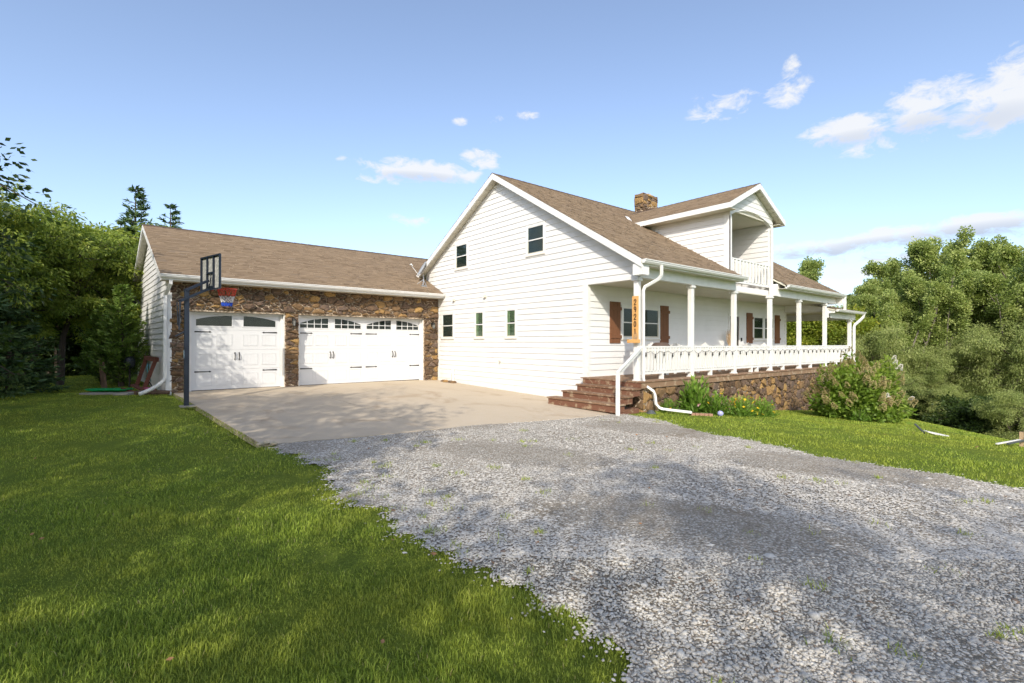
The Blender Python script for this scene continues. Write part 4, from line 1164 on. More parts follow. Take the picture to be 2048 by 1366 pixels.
# left end wall
gw = MB(); gw.prism([(lwx(.2), .2, -.5), (lwx(8), 8, -.7), (lwx(8), 8, gr_z(8)-.15), (lwx(4), 4, GA[1]-.15), (lwx(.2), .2, gr_z(.2)-.15)], (.1, 0, 0))
gwo = gw.to('garage_end_wall', M_SIDING, HOUSE)
ud = Vector((-.039, 1, 0)).normalized(); nd = Vector((-1, -.039, 0)).normalized()
siding(gwo, (lwx(0), 0, 0), (-ud.x, -ud.y, 0), nd, -.05, GA[1]-.16, .1867, lambda z: -8.0 if z < 3.55 else -min(8.0, 4+(GA[1]-.15-z)/GS), lambda z: -.09 if z < 3.5 else -max(.09, 4-(GA[1]-.15-z)/GS))
m = MB(); m.prism([(lwx(0)-.03, -.03, -.25), (lwx(0)+.12, -.03, -.25), (lwx(0)+.12, .10, -.25), (lwx(0)-.03, .10, -.25)], (0, 0, 3.62)); m.to('corner_trim', M_TRIM, gwo)
m = MB(); m.prism([(lwx(8)-.03, 7.9, -.45), (lwx(8)+.05, 7.9, -.45), (lwx(8)+.05, 8.02, -.45), (lwx(8)-.03, 8.02, -.45)], (0, 0, 3.9)); m.to('corner_trim', M_TRIM, gwo)
# downspout at the corner, with a flexible elbow
x0 = lwx(0)-.045
m = MB(); m.spout([(x0+.10, -.46, 3.45), (x0+.10, -.46, 3.28), (x0+.05, -.30, 3.12), (x0, -.085, 2.98), (x0, -.085, 2.85), (x0, -.085, .42)], .085)
dsp = m.to('downspout', M_METALW, HOUSE)
m = MB(); P = []; rad = []
for k in range(46):
    t = k/45; P.append((x0-.02-.62*t**1.4, -.085-.22*t, .42-.30*t-.10*math.sin(t*math.pi*.5))); rad.append(.060 if k % 2 else .048)
m.tube(P, rad, 10); m.to('flexible_elbow', M_METALW, dsp)
# lanterns on the stone piers
def lamp(x, z):
    m = MB(); m.box(-.04, .04, -.03, 0, -.10, .10); m.tube([(0, -.02, .06), (0, -.12, .12), (0, -.16, .09)], .011, 6); m.lathe((0, -.16, .02), [(.02, .075), (.075, .03), (.085, .0)][::-1], 8)
    m.lathe((0, -.16, -.17), [(.045, 0), (.05, .012)], 8)
    for k in range(4): m.tube([(.06*math.cos(k*1.57+.78), -.16+.06*math.sin(k*1.57+.78), .02), (.042*math.cos(k*1.57+.78), -.16+.042*math.sin(k*1.57+.78), -.17)], .007, 5)
    o = m.to('wall_lantern', M_DARK, HOUSE, (x, -.055, z)); 
    g_ = MB(); g_.lathe((0, -.16, -.155), [(.038, 0), (.055, .17)], 8); g_.to('lantern_glass', MATS['lantern_glass'], o, (x, -.055, z))
mat('lantern_glass', base=(.22, .22, .20), rough=.2, spec=.6)
lamp(-5.90, 2.27); lamp(-.36, 2.27); lamp(-9.22, 2.27)
# satellite dish on the garage roof
sd = thing('satellite_dish', 'grey satellite dish on a bent mast at the garage roof corner', 'satellite dish', (-.62, .25, gr_z(.25)))
m = MB(); m.tube([(-.62, .25, gr_z(.25)-.02), (-.55, .30, gr_z(.25)+.30), (-.46, .50, 4.42)], .022, 8); m.box(-.72, -.52, .15, .35, gr_z(.25)-.04, gr_z(.25)+.03); m.tube([(-.50, .08, gr_z(.08)), (-.54, .32, 4.2)], .010, 6); m.tube([(-.80, .42, gr_z(.42)), (-.54, .34, 4.2)], .010, 6); m.to('mast', M_GREYM, sd)
c = Vector((-.42, .58, 4.66)); nrm = Vector((-.80, .22, .46)).normalized(); a = nrm.cross(Vector((0, 0, 1))).normalized(); b = nrm.cross(a)
vs = []; fs = []
for i in range(6):
    r = .31*i/5+.001
    for k in range(24):
        th = k*math.pi/12; vs.append(c+a*(r*math.cos(th)*.95)+b*(r*math.sin(th)*1.15)+nrm*(.75*r*r))
for i in range(5):
    for k in range(24): fs.append((i*24+k, i*24+(k+1) % 24, (i+1)*24+(k+1) % 24, (i+1)*24+k))
mb = MB(); mb.add(vs, fs); o = mb.to('reflector', M_DISH, sd, smooth=True); s_ = o.modifiers.new('s', 'SOLIDIFY'); s_.thickness = .012
m = MB(); m.tube([c-b*-.33, c+nrm*.52+b*.12], .012, 6); e_ = c+nrm*.55+b*.10; m.tube([e_-a*.09, e_+a*.09], .035, 8); m.tube([e_, e_-nrm*.09], .03, 8); m.to('feed_arm', M_TRIM, sd)

# ------------------------------------------------------------------ address board on the corner post
sg = thing('address_board', 'honey pine board reading 29201 hung on the porch corner post', 'sign', (-.14, PY, 1.55))
m = MB(); m.box(-.130, -.105, PY-.105, PY+.095, 1.58, 2.78); bevel(m.to('board', M_SIGN, sg), .004)
m = MB(); m.box(-.22, -.10, PY-.15, PY+.19, 1.535, 1.63); bevel(m.to('planter_box', M_SIGN, sg), .004)
m = MB(); 
for k in range(26):
    r_ = random.Random(k); yy = PY+r_.uniform(-.12, 0.02); m.tube([(-.16, yy, 1.62), (-.17+r_.uniform(-.03, .03), yy+r_.uniform(-.05, .05), 1.66+r_.uniform(.02, .16))], .004, 4)
m.to('dried_sprig', M_PAMPAS, sg)
DIG = {'2': [(-.4, .62), (-.25, .9), (.1, 1.0), (.4, .82), (.35, .55), (0, .28), (-.42, 0), (.48, 0)],
       '9': [(.35, .62), (.1, .45), (-.25, .5), (-.38, .75), (-.2, .97), (.15, .98), (.38, .78), (.36, .45), (.1, 0)],
       '0': [(0, 1), (-.32, .82), (-.4, .5), (-.32, .18), (0, 0), (.32, .18), (.4, .5), (.32, .82), (0, 1)],
       '1': [(-.18, .82), (.04, 1.0), (.04, 0)]}
for k, chd in enumerate('29201'):
    zc = 2.55-k*.195
    m = MB(); pts = [(-.136, PY-.006-px*.075, zc+pz*.145) for px, pz in DIG[chd]]
    m.tube(pts, .0125, 6); m.to('numeral', M_BURN, sg)

# ------------------------------------------------------------------ things on the porch
def chair(x, y, rot, label, group):
    t = thing('porch_chair', label, 'chair', (x, y, .532), group)
    t.rotation_euler = (0, 0, rot)
    def pp(name, mb): o = place(name, mb.mesh(name, M_TRIM), t, (0, 0, 0)); o.location = (0, 0, 0); return o
    m = MB()
    for k in range(5): m.bar((-.27, -.24+k*.115, .40-.02*k), (.27, -.24+k*.115, .40-.02*k), .10, .022)
    pp('seat', m)
    for k in range(5):
        m = MB(); m.bar((-.24+k*.12, .22, .34), (-.26+k*.13, .46, .92+.05*(2-abs(k-2))), .10, .02, (1, 0, 0)); pp('back_slat', m)
    for s in (-1, 1):
        m = MB(); m.box(s*.30-.035, s*.30+.035, -.27, -.20, 0, .58); pp('leg', m)
        m = MB(); m.box(s*.30-.035, s*.30+.035, .25, .32, 0, .58); pp('leg', m)
        m = MB(); m.box(s*.32-.06, s*.32+.06, -.32, .36, .581, .605); pp('armrest', m)
    return t
chair(3.05, -9.0, .15, 'white slatted armchair on the porch nearest the steps', 'white porch armchairs')
chair(4.35, -9.0, -.1, 'white slatted armchair on the porch, second from the steps', 'white porch armchairs')
chair(6.35, -9.0, .1, 'white slatted armchair on the porch left of the front door', 'white porch armchairs')
chair(9.3, -9.15, -.15, 'white slatted armchair on the porch right of the front door', 'white porch armchairs')
chair(11.2, -9.0, .1, 'white slatted armchair on the porch below the far window', 'white porch armchairs')
gc = thing('covered_grill', 'brown covered kettle grill on the porch below the first window', 'grill', (2.55, -9.2, .532))
m = MB(); m.lathe((2.55, -9.2, 1.20), [(.20, .0), (.30, .10), (.31, .22), (.22, .33), (.16, .355)], 14); m.to('lid', M_WICKER, gc, smooth=True)
m = MB(); m.lathe((2.55, -9.2, .90), [(.10, .0), (.26, .12), (.30, .30)], 14); m.to('bowl', M_WICKER, gc, smooth=True)
for k in range(3):
    m = MB(); m.tube([(2.55+.12*math.cos(k*2.1), -9.2+.12*math.sin(k*2.1), 1.0), (2.55+.28*math.cos(k*2.1), -9.2+.28*math.sin(k*2.1), .534)], .016, 6); m.to('leg', M_DARK, gc)
pl = thing('plume_vase', 'white box planter of dried plumes beside the front door', 'planter', (7.55, -8.75, .532))
m = MB(); m.box(7.30, 7.85, -8.9, -8.6, .533, 1.40); bevel(m.to('planter', M_TRIM, pl), .01)
m = MB(); r_ = random.Random(4)
for k in range(40):
    x = 7.85+r_.uniform(-.12, .12); m.tube([(7.75, -8.75, 1.40), (x, -8.75+r_.uniform(-.1, .1), 1.62), (x+r_.uniform(-.05, .05), -8.75+r_.uniform(-.12, .12), 1.85+r_.uniform(0, .25))], [.004, .012, .003], 5)
m.to('plume', M_PAMPAS, pl)
# string lights hung along the railing
st = thing('string_lights', 'black string of bulbs looped along the porch railing', 'string lights', (0, PY-.1, 1.3))
r_ = random.Random(8); x = .1; pts = []
segs = [(PX[i]+.05, PX[i+1]-.05) for i in range(6)]
m = MB(); bulbs = []
for (a, b) in segs:
    nb = 6
    for k in range(nb):
        xa = a+(b-a)*k/nb; xb = a+(b-a)*(k+1)/nb; sag = r_.uniform(.03, .09)
        m.tube([(xa+(xb-xa)*t, PY-.095, 1.315-sag*4*t*(1-t)) for t in (0, .25, .5, .75, 1)], .0055, 4, False)
        bulbs.append((xa+(xb-xa)*.5, PY-.095, 1.315-sag-.01))
m.to('cable', M_DARK, st)
me = MB().lathe((0, 0, 0), [(.008, -.095), (.021, -.075), (.022, -.055), (.014, -.02), (.014, .01)], 7).mesh('bulb', M_DARK)
for p in bulbs: place('bulb', me, st, p)

# ------------------------------------------------------------------ basketball hoop
bx, by = -9.37, -3.14; bz = gz(bx, by)
hp = thing('basketball_hoop', 'black pole basketball hoop with clear backboard and red white and blue net', 'basketball hoop', (bx, by, bz))
hn = Vector((.971, .238, 0)); hu = Vector((.238, -.971, 0)); pb = Vector((bx, by, 0))
m = MB(); m.box(-.055, .055, -.055, .055, bz-.2, 2.90); bevel(place('pole', m.mesh('pole', M_NAVY), hp, (bx, by, 0)), .008)
for s in (-1, 1):
    m = MB(); m.bar(pb+hu*(s*.075)+Vector((0, 0, 2.86))-hn*.04, pb+hu*(s*.075)+hn*.50+Vector((0, 0, 3.16)), .03, .055); m.to('upper_arm', M_NAVY, hp)
    m = MB(); m.bar(pb+hu*(s*.075)+Vector((0, 0, 2.58))-hn*.16, pb+hu*(s*.075)+hn*.50+Vector((0, 0, 2.94)), .03, .05); m.to('lower_arm', M_NAVY, hp)
m = MB(); m.tube([pb-hn*.15+Vector((0, 0, 2.58)), pb-hn*.17+Vector((0, 0, 1.85))], .022, 8); m.tube([pb-hn*.22+Vector((0, 0, 2.55)), pb-hn*.2+Vector((0, 0, 1.95))], .014, 8); m.bar(pb-hn*.26+Vector((0, 0, 1.68)), pb+hn*.02+Vector((0, 0, 1.84)), .04, .03); m.to('height_crank', M_NAVY, hp)
m = MB(); m.box(-.06, -.0555, -.04, .03, 1.12, 1.33); place('height_label', m.mesh('height_label', mat('pale_blue_sticker', base=(.28, .42, .52), rough=.5)), hp, (bx, by, 0))
bc = pb+hn*.56
def bb(u, z, n=0): return bc+hu*u+hn*n+Vector((0, 0, z))
m = MB(); W2 = .56; zb, zt = 2.94, 3.82
for u in (-W2, -.19, .19, W2): m.bar(bb(u, zb), bb(u, zt), .035, .045, hn)
for z in (zb, zt): m.bar(bb(-W2-.018, z), bb(W2+.018, z), .045, .035)
m.bar(bb(-.19, 3.38, -.01), bb(.19, 3.38, -.01), .03, .03); m.bar(bb(-.19, 3.0, -.01), bb(.19, 3.0, -.01), .03, .05); m.bar(bb(0, 3.0, -.015), bb(.1, 3.4, -.015), .02, .02, hn)
m.to('backboard_frame', M_NAVY, hp)
m = MB(); m.bar(bb(-W2, (zb+zt)/2, .03), bb(W2, (zb+zt)/2, .03), .008, zt-zb); m.to('backboard', M_ACRYL, hp)
rc = bb(0, 2.985, .42)
ring = lambda r, z: [rc+Vector((r*math.cos(k*math.pi/12), r*math.sin(k*math.pi/12), z)) for k in range(25)]
m = MB(); m.tube(ring(.238, 0), .014, 6, False); m.bar(bb(-.06, 2.985, .03), bb(-.06, 2.985, .24), .02, .03); m.bar(bb(.06, 2.985, .03), bb(.06, 2.985, .24), .02, .03); m.bar(bb(-.09, 2.96, .035), bb(.09, 2.96, .035), .015, .12); m.to('rim', M_RED, hp)
def netband(z0, r0, z1, r1, mt, nm):
    m = MB()
    for k in range(10):
        for s in (1, -1):
            a0 = k*math.pi/5; a1 = a0+s*math.pi/10
            m.tube([rc+Vector((r0*math.cos(a0), r0*math.sin(a0), z0)), rc+Vector((r1*math.cos(a1), r1*math.sin(a1), z1))], .0075, 4, False)
    return m.to(nm, mt, hp)
netband(-.01, .23, -.20, .185, M_NETR, 'net'); netband(-.20, .185, -.30, .15, M_NETW, 'net'); netband(-.30, .15, -.37, .135, M_NETW, 'net'); netband(-.37, .135, -.42, .125, M_NETB, 'net'); netband(-.42, .125, -.47, .12, M_NETB, 'net'); netband(-.40, .13, -.45, .122, M_NETB, 'net')
m = MB(); m.box(-.20, .14, -.18, .12, 0, .035); tag(place('footing_pad', m.mesh('footing_pad', M_FLAG), hp, (bx+.05, by, bz-.02)))

# ------------------------------------------------------------------ small things about the yard
F2 = np.array([math.cos(YAW), math.sin(YAW)]); R2 = np.array([math.sin(YAW), -math.cos(YAW)])
def at(px, d):
    p = CAM[:2]+d*F2+(px-1024)/FPX*d*R2; return float(p[0]), float(p[1])
def at3(px, py, d):
    x, y = at(px, d); return Vector((x, y, CAM[2]+(681-py)/FPX*d))

def ghit(px, py):
    d = 1.0
    while d < 120:
        v = at3(px, py, d)
        if v.z < gz(v.x, v.y): return d
        d += .05
    return d
fr = thing('wooden_frame', 'red-brown weathered wooden frame leaning by the garage end wall', 'wooden frame', (*at(282, 15.9), gz(*at(282, 15.9))))
tl, tr = at3(293, 713, 16.4), at3(312, 716, 16.0); bl, br = at3(273, 770, 16.3), at3(286, 780, 15.6)
for a, b in ((tl, bl), (tr, br)):
    m = MB(); m.bar(a, b, .11, .06, (0, 1, 0)); m.to('rail', M_REDW, fr)
m = MB(); m.bar(tl+(tl-tr)*.06, tr+(tr-tl)*.10, .12, .14); m.to('top_bar', M_REDW, fr)
m = MB(); m.bar(at3(266, 767, 16.2), at3(287, 777, 15.5), .14, .05); m.to('cross_board', M_REDW, fr)
m = MB(); m.bar(at3(245, 774, 16.0), at3(270, 782, 15.5), .08, .05); m.to('cross_board', M_REDW, fr)
rg = random.Random(9)
for k, (px, py, L, yw, lb) in enumerate(((300, 784, .55, .3, 'nearest the flexible elbow'), (285, 786, .4, .9, 'lying below the wooden frame'), (322, 779, .45, .1, 'against the garage corner'), (292, 791, .35, -.3, 'foremost at the lawn edge'))):
    c = at3(px, py, 15.1); z = gz(c.x, c.y)+.05; d = Vector((math.cos(yw-.4), math.sin(yw-.4), 0))*L/2
    m = MB(); m.tube([Vector((c.x, c.y, z))-d, Vector((c.x, c.y, z+.01)), Vector((c.x, c.y, z))+d], [.065, .075, .06], 8)
    tag(m.to('log', M_LOG), 'short weathered log %s' % lb, 'log', 'weathered logs by the garage')
for px, py, w, lb in ((200, 784, .42, 'left'), (234, 780, .5, 'right')):
    c = at3(px, py, 15.8); z = gz(c.x, c.y)+.01
    vs = []; m = MB(); u = Vector((R2[0], R2[1], 0)); v = Vector((F2[0], F2[1], 0)); cc = Vector((c.x, c.y, z))
    prof = [(0.0, .03), (.55, .03), (.85, .06), (1.0, .10)]
    for r, h in prof:
        for k in range(16):
            th = k*math.pi/8; vs.append(cc+u*(w*r*math.cos(th))+v*(.30*r*math.sin(th))+Vector((0, 0, h)))
    m.add(vs, [(i*16+k, i*16+(k+1) % 16, (i+1)*16+(k+1) % 16, (i+1)*16+k) for i in range(3) for k in range(16)])
    o = m.to('plastic_tray', M_GREEN, smooth=True); o.modifiers.new('s', 'SOLIDIFY').thickness = .01
    tag(o, 'bright green shallow plastic tray on the grass, %s one' % lb, 'tray', 'green trays by the garage')
for px, py, sx, sy, lb in ((182, 789, .40, .25, 'left end of the row'), (215, 788, .45, .2, 'in front of the green trays'), (256, 793, .35, .45, 'nearest the logs')):
    c = at3(px, py, 15.2); z = gz(c.x, c.y); r_ = random.Random(px); K = 9
    P = [Vector((c.x, c.y, z+.005))+Vector((R2[0], R2[1], 0))*(sx*math.cos(k*6.283/K)*r_.uniform(.75, 1.1))+Vector((F2[0], F2[1], 0))*(sy*math.sin(k*6.283/K)*r_.uniform(.75, 1.1)) for k in range(K)]
    m = MB(); m.prism(P, (0, 0, .045)); tag(m.to('flagstone', M_FLAG), 'flat grey flagstone in the lawn, %s' % lb, 'flagstone', 'flagstones by the garage')
fd = thing('bird_feeder', 'dark oval bird feeder on a thin pole before the cedar', 'bird feeder', (*at(259.5, 17.6), gz(*at(259.5, 17.6))))
c = at3(259.5, 772, 17.6); zb_ = gz(c.x, c.y)
m = MB(); m.tube([(c.x, c.y, zb_-.1), (c.x, c.y, 1.25)], .03, 8); m.to('pole', M_DARK, fd)
m = MB(); zt_ = at3(259, 710, 17.6).z; m.lathe((c.x, c.y, zt_-.42), [(.06, 0), (.15, .08), (.17, .25), (.13, .40), (.05, .44)], 12); m.to('feeder_body', M_NAVY, fd, smooth=True)
m = MB(); m.lathe((c.x, c.y, zt_+.06), [(.07, 0), (.06, .12), (.02, .16)], 8); m.to('feeder_top', M_NAVY, fd)
vd = thing('old_post_pair', 'two dark weathered posts leaning together left of the bird feeder', 'posts', (*at(208, 17.4), gz(*at(208, 17.4))))
for a, b, w in (((201, 715, 17.4), (208, 774, 17.4), .09), ((206, 722, 17.4), (212, 774, 17.2), .07)):
    m = MB(); m.bar(at3(*a), at3(*b), w, w); m.to('post', M_LOG, vd)
rp_ = thing('hanging_rope_toy', 'teal ropes and a small black triangle hung inside the wooden frame', 'ropes', (*at(296, 16.1), 0))
m = MB(); m.tube([at3(296, 724, 16.2), at3(294, 735, 16.1), at3(298, 748, 16.1), at3(294, 760, 16.0)], .018, 5); m.tube([at3(300, 726, 16.2), at3(299, 745, 16.0), at3(302, 760, 16.0)], .014, 5); m.to('rope', M_TEAL, rp_)
m = MB(); m.tube([at3(299, 761, 15.9), at3(294, 771, 15.9), at3(305, 771, 15.9), at3(299, 761, 15.9)], .018, 5); m.to('triangle', M_DARK, rp_)
c = at3(301, 775, 15.7); m = MB(); m.lathe((c.x, c.y, gz(c.x, c.y)), [(.12, 0), (.17, .14), (.16, .16)], 10); tag(m.to('pink_pail', M_PINK), 'faded pink plastic pail behind the logs', 'pail')
# rocks
def rock(c, r, mt, name, label, cat, grp, seed, flat=.6):
    r_ = random.Random(seed); bm = bmesh.new(); bmesh.ops.create_icosphere(bm, subdivisions=2, radius=r)
    for v in bm.verts:
        k = 1+r_.uniform(-.13, .13); v.co = Vector((v.co.x*k*1.15, v.co.y*k, v.co.z*k*flat))
    me = bpy.data.meshes.new(name); bm.to_mesh(me); bm.free(); me.materials.append(mt)
    o = place(name, me, None, c); tag(o, label, cat, grp); return o
M_ROCKP = mat('pale_rock', base=(.42, .36, .25), rough=.9, var=(15, .3), bump=(40, .5, .02))
for px, d, r, lb in ((521, 8.45, .055, 'leftmost at the slab corner'), (533, 8.55, .06, 'middle one at the slab corner'), (549, 8.5, .055, 'rightmost at the slab corner')):
    x, y = at(px, d); rock((x, y, gz(x, y)+.05), r, M_ROCKP, 'rock', 'small pale rock, %s' % lb, 'rock', 'pale rocks at the slab corner', px)
for k, (x, y, r, lb) in enumerate(((-.22, -.75, .09, 'left of'), (-.28, -1.05, .12, 'in front of'), (-.2, -1.28, .10, 'close behind'), (-.22, -1.50, .12, 'right of'))):
    rock((x, y, gz(x, y)+.05), r, M_STONE, 'rock', 'brown rock %s the white pipes at the wall' % lb, 'rock', 'brown rocks round the pipes', 70+k)
# spout splash cone, edging, gazing ball
x, y = at(1302, 12.95); m = MB(); m.lathe((x, y, gz(x, y)-.02), [(.16, 0), (.10, .06), (.05, .11)], 12); tag(m.to('drain_cone', M_STEEL), 'dark plastic drain cone at the foot of the porch downspout', 'drain')
for k in range(5):
    px = 1384+k*9; x, y = at(px, 12.85); m = MB(); d = Vector((R2[0]*.93+F2[0]*.3, R2[1]*.93+F2[1]*.3, 0)).normalized(); p = Vector((x, y, gz(x, y)+.03)); m.bar(p-d*.055, p+d*.055, .10, .07)
    tag(m.to('edging_brick', M_BRICK), 'tan edging brick in front of the leafy plants, %s from the left' % ['first', 'second', 'third', 'fourth', 'fifth'][k], 'brick', 'edging bricks')
x, y = at(1441, 13.0); m = MB(); m.lathe((x, y, gz(x, y)+.07), [(.075*math.sin(t*math.pi/10)+.002, -.075*math.cos(t*math.pi/10)) for t in range(11)], 14); tag(m.to('gazing_ball', M_BALL, smooth=True), 'small lavender gazing ball in the flower bed', 'ball')
# hammock frames on the right lawn
d0 = ghit(1850, 860)-.25
hm = thing('garden_hammock', 'white sling hammock on a low dark bar on the lawn', 'hammock', (*at(1862, d0), gz(*at(1862, d0))))
a, b = at3(1830, 842, d0+.3), at3(1849, 860, d0); m = MB(); m.tube([a, b], .022, 6); m.to('bar', M_STEEL, hm)
P = [at3(1852, 855, d0-.05), at3(1866, 859, d0-.1), at3(1880, 862, d0-.2), at3(1898, 865, d0-.3)]
m = MB()
for i in range(3):
    u = Vector((F2[0], F2[1], 0))*.16+Vector((0, 0, .02)); m.add([P[i]-u*(.4+.3*(i > 0)), P[i+1]-u*(.7 if i < 2 else .1), P[i+1]+u*(.7 if i < 2 else .1), P[i]+u*(.4+.3*(i > 0))], [(0, 1, 2, 3)])
o = m.to('sling', M_CANVAS, hm); o.modifiers.new('s', 'SOLIDIFY').thickness = .02
d0 = ghit(2020, 884)-.3
hf = thing('seesaw', 'low seesaw of pale and dark bars on a wooden post at the lawn edge', 'seesaw', (*at(2043, d0), gz(*at(2043, d0))))
m = MB(); c = at3(2043, 872, d0+.2); m.box(c.x-.03, c.x+.03, c.y-.03, c.y+.03, gz(c.x, c.y)-.1, at3(2043, 857, d0+.2).z); m.to('post', M_PAMPAS, hf)
m = MB(); m.bar(at3(1993, 881, d0-.2), at3(2040, 873, d0+.1), .035, .022); m.to('bar', M_CANVAS, hf)
m = MB(); m.bar(at3(2015, 881, d0-.2), at3(2075, 868, d0+.3), .03, .03); m.to('bar', M_STEEL, hf)

# ------------------------------------------------------------------ trees and plants
def leaf_mesh(name, P, D, L, Wd, rnd, m, seed=0):
    rg = np.random.default_rng(seed); n = len(P)
    D = D/np.maximum(1e-6, np.linalg.norm(D, axis=1, keepdims=True))
    Q = rg.normal(size=(n, 3)); Q[:, 2] += .6
    S = np.cross(D, Q); S /= np.maximum(1e-6, np.linalg.norm(S, axis=1, keepdims=True))
    L = np.broadcast_to(L, n)[:, None]; Wd = np.broadcast_to(Wd, n)[:, None]
    v = np.stack([P, P+D*L*.45+S*Wd*.5, P+D*L, P+D*L*.45-S*Wd*.5], 1).reshape(-1, 3)
    f = np.arange(4*n).reshape(n, 4)
    return np_mesh(name, v, f, m, np.repeat(np.clip(rnd, 0, 1), 4))

def tree_parts(seed, H, r0, cb, prof, nl, up, nsub, cr, npc, lL, lW, droop=.3, lmat=None, bmat=None, leaders=1, clump_flat=.7, fill=.25, hang=0.0):
    """a broadleaf tree at the origin: (trunk mesh, crown mesh)"""
    rg = np.random.default_rng(seed); tb = MB(); C = []
    pr = lambda t: float(np.interp(t, [p[0] for p in prof], [p[1] for p in prof]))
    def curve(a, d, L, n, bend):
        pts = [a]; d = d/np.linalg.norm(d)
        for i in range(n):
            d = d+rg.normal(0, .10, 3)+np.array([0, 0, bend/n]); d /= np.linalg.norm(d); pts.append(pts[-1]+d*L/n)
        return pts, d
    heads = []
    for k in range(leaders):
        a0 = rg.uniform(0, 6.28)
        lean = (0 if leaders == 1 else rg.uniform(.08, .22))
        d = np.array([math.cos(a0)*lean, math.sin(a0)*lean, 1.])
        pts, _ = curve(np.array([0, 0, -.3]) if leaders == 1 else np.array([math.cos(a0)*r0, math.sin(a0)*r0, -.3]), d, H*(.93 if k == 0 else rg.uniform(.72, .95)), 8, .35*(leaders > 1))
        rr = r0*(1 if leaders == 1 else .7)
        tb.tube(pts, [max(.012, rr*(1-i/8.6)**.9) for i in range(9)], 7, False)
        heads.append(np.array(pts))
    for i in range(nl):
        hd = heads[i % leaders]
        t = (i+rg.uniform(0, 1))/nl; h = cb+(H*.9-cb)*t
        zz = hd[:, 2]; p = np.array([np.interp(h, zz, hd[:, 0]), np.interp(h, zz, hd[:, 1]), min(h, zz[-1])])
        az = i*2.4+rg.uniform(-.5, .5)
        tt = (p[2]-cb)/(H-cb); Rr = pr(min(1, max(0, tt)))*rg.uniform(.7, 1.08)
        d = np.array([math.cos(az), math.sin(az), up*(.35+tt)])
        L = Rr*math.hypot(1, up*(.35+tt))**.5
        pts, dd = curve(p, d, L, 5, -droop*.6)
        lr = max(.012, r0*.36*(1-tt*.75))
        tb.tube(pts, [lr*(1-.17*q) for q in range(6)], 5, False)
        for q in (2, 3, 4, 5): C.append((pts[q], dd, .8+.05*q))
        for s in range(nsub):
            b = pts[rg.integers(1, 5)]; e = d*np.array([1, 1, .5])+rg.normal(0, .75, 3); sp_, de = curve(b, e, L*rg.uniform(.3, .6), 3, -droop)
            tb.tube(sp_, [lr*.45, lr*.35, lr*.22, .008], 4, False)
            C.append((sp_[2], de, 1.)); C.append((sp_[3], de, 1.))
    for hd in heads:
        for q in (6, 7, 8): C.append((hd[q], np.array([0, 0, 1.]), .8))
    P = []; D = []; rn = []
    for (c, d, s) in C:
        n = int(npc*rg.uniform(.5, 1.4)); tone = rg.normal(.5, .17)
        off = rg.normal(0, 1, (n, 3)); off /= np.maximum(.3, np.linalg.norm(off, axis=1, keepdims=True)); off *= (rg.uniform(0, 1, (n, 1))**.5)*cr*s*np.array([1, 1, clump_flat])
        P.append(c+off); dd = off*1.2+d*.3*cr+rg.normal(0, .35*cr, (n, 3)); dd[:, 2] -= droop*cr*.8+hang*cr; D.append(dd)
        rn.append(tone+rg.normal(0, .17, n)+off[:, 2]/cr*.12)
    P = np.concatenate(P); D = np.concatenate(D); rn = np.concatenate(rn)
    n = len(P)
    crown = leaf_mesh('crown', P, D, lL*rg.uniform(.7, 1.25, n), lW*rg.uniform(.7, 1.25, n), rn, lmat, seed)
    return tb.mesh('trunk', bmat or M_BARK), crown

def conifer_parts(seed, H, Rb, lmat, dens=1.0, droop=.35, base=.3, needle=.22):
    rg = np.random.default_rng(seed); tb = MB(); P = []; D = []; rn = []
    tb.tube([(0, 0, -.3), (0, 0, H*.5), (0, 0, H)], [.05+H*.013, .03+H*.007, .008], 7, False)
    nw = int(H*4.2*dens)
    for i in range(nw):
        t = (i+rg.uniform(0, 1))/nw; z = base+(H-base)*t; Rr = Rb*(1-t)**.85*rg.uniform(.72, 1.12)+.08
        for k in range(rg.integers(4, 7)):
            az = rg.uniform(0, 6.28); d = np.array([math.cos(az), math.sin(az), .45-droop*(1-t)*1.6])
            d /= np.linalg.norm(d); p0 = np.array([0, 0, z]); n = max(5, int(Rr*26*dens))
            s = np.sort(rg.uniform(.12, 1, n)); pp = p0+d*(s*Rr)[:, None]; pp[:, 2] += -droop*.35*(s**2)*Rr+.12*Rr*s**3
            tb.tube([p0, p0+d*Rr*.5, pp[-1]], [.018, .012, .004], 4, False)
            sd = np.cross(d, [0, 0, 1]); sg_ = rg.choice([-1, 1], n)[:, None]
            dd = d*.7+sd*sg_*rg.uniform(.3, 1., (n, 1))+rg.normal(0, .2, (n, 3))
            for rep in range(2):
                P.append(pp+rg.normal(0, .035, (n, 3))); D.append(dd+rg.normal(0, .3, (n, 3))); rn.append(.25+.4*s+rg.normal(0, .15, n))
    P = np.concatenate(P); D = np.concatenate(D); rn = np.concatenate(rn); n = len(P)
    return tb.mesh('trunk', M_BARK), leaf_mesh('crown', P, D, needle*rg.uniform(.7, 1.3, n), needle*.30, rn, lmat, seed)

def put_tree(parts, name, label, cat, x, y, rot=0, s=1.0, sz=None, group=None, z=None):
    t = thing(name, label, cat, (x, y, gz(x, y) if z is None else z), group)
    t.rotation_euler = (0, 0, rot); t.scale = (s, s, sz or s)
    for nm, me in zip(('trunk', 'crown'), parts):
        o = bpy.data.objects.new(nm, me); COL.objects.link(o); o.parent = t
    return t

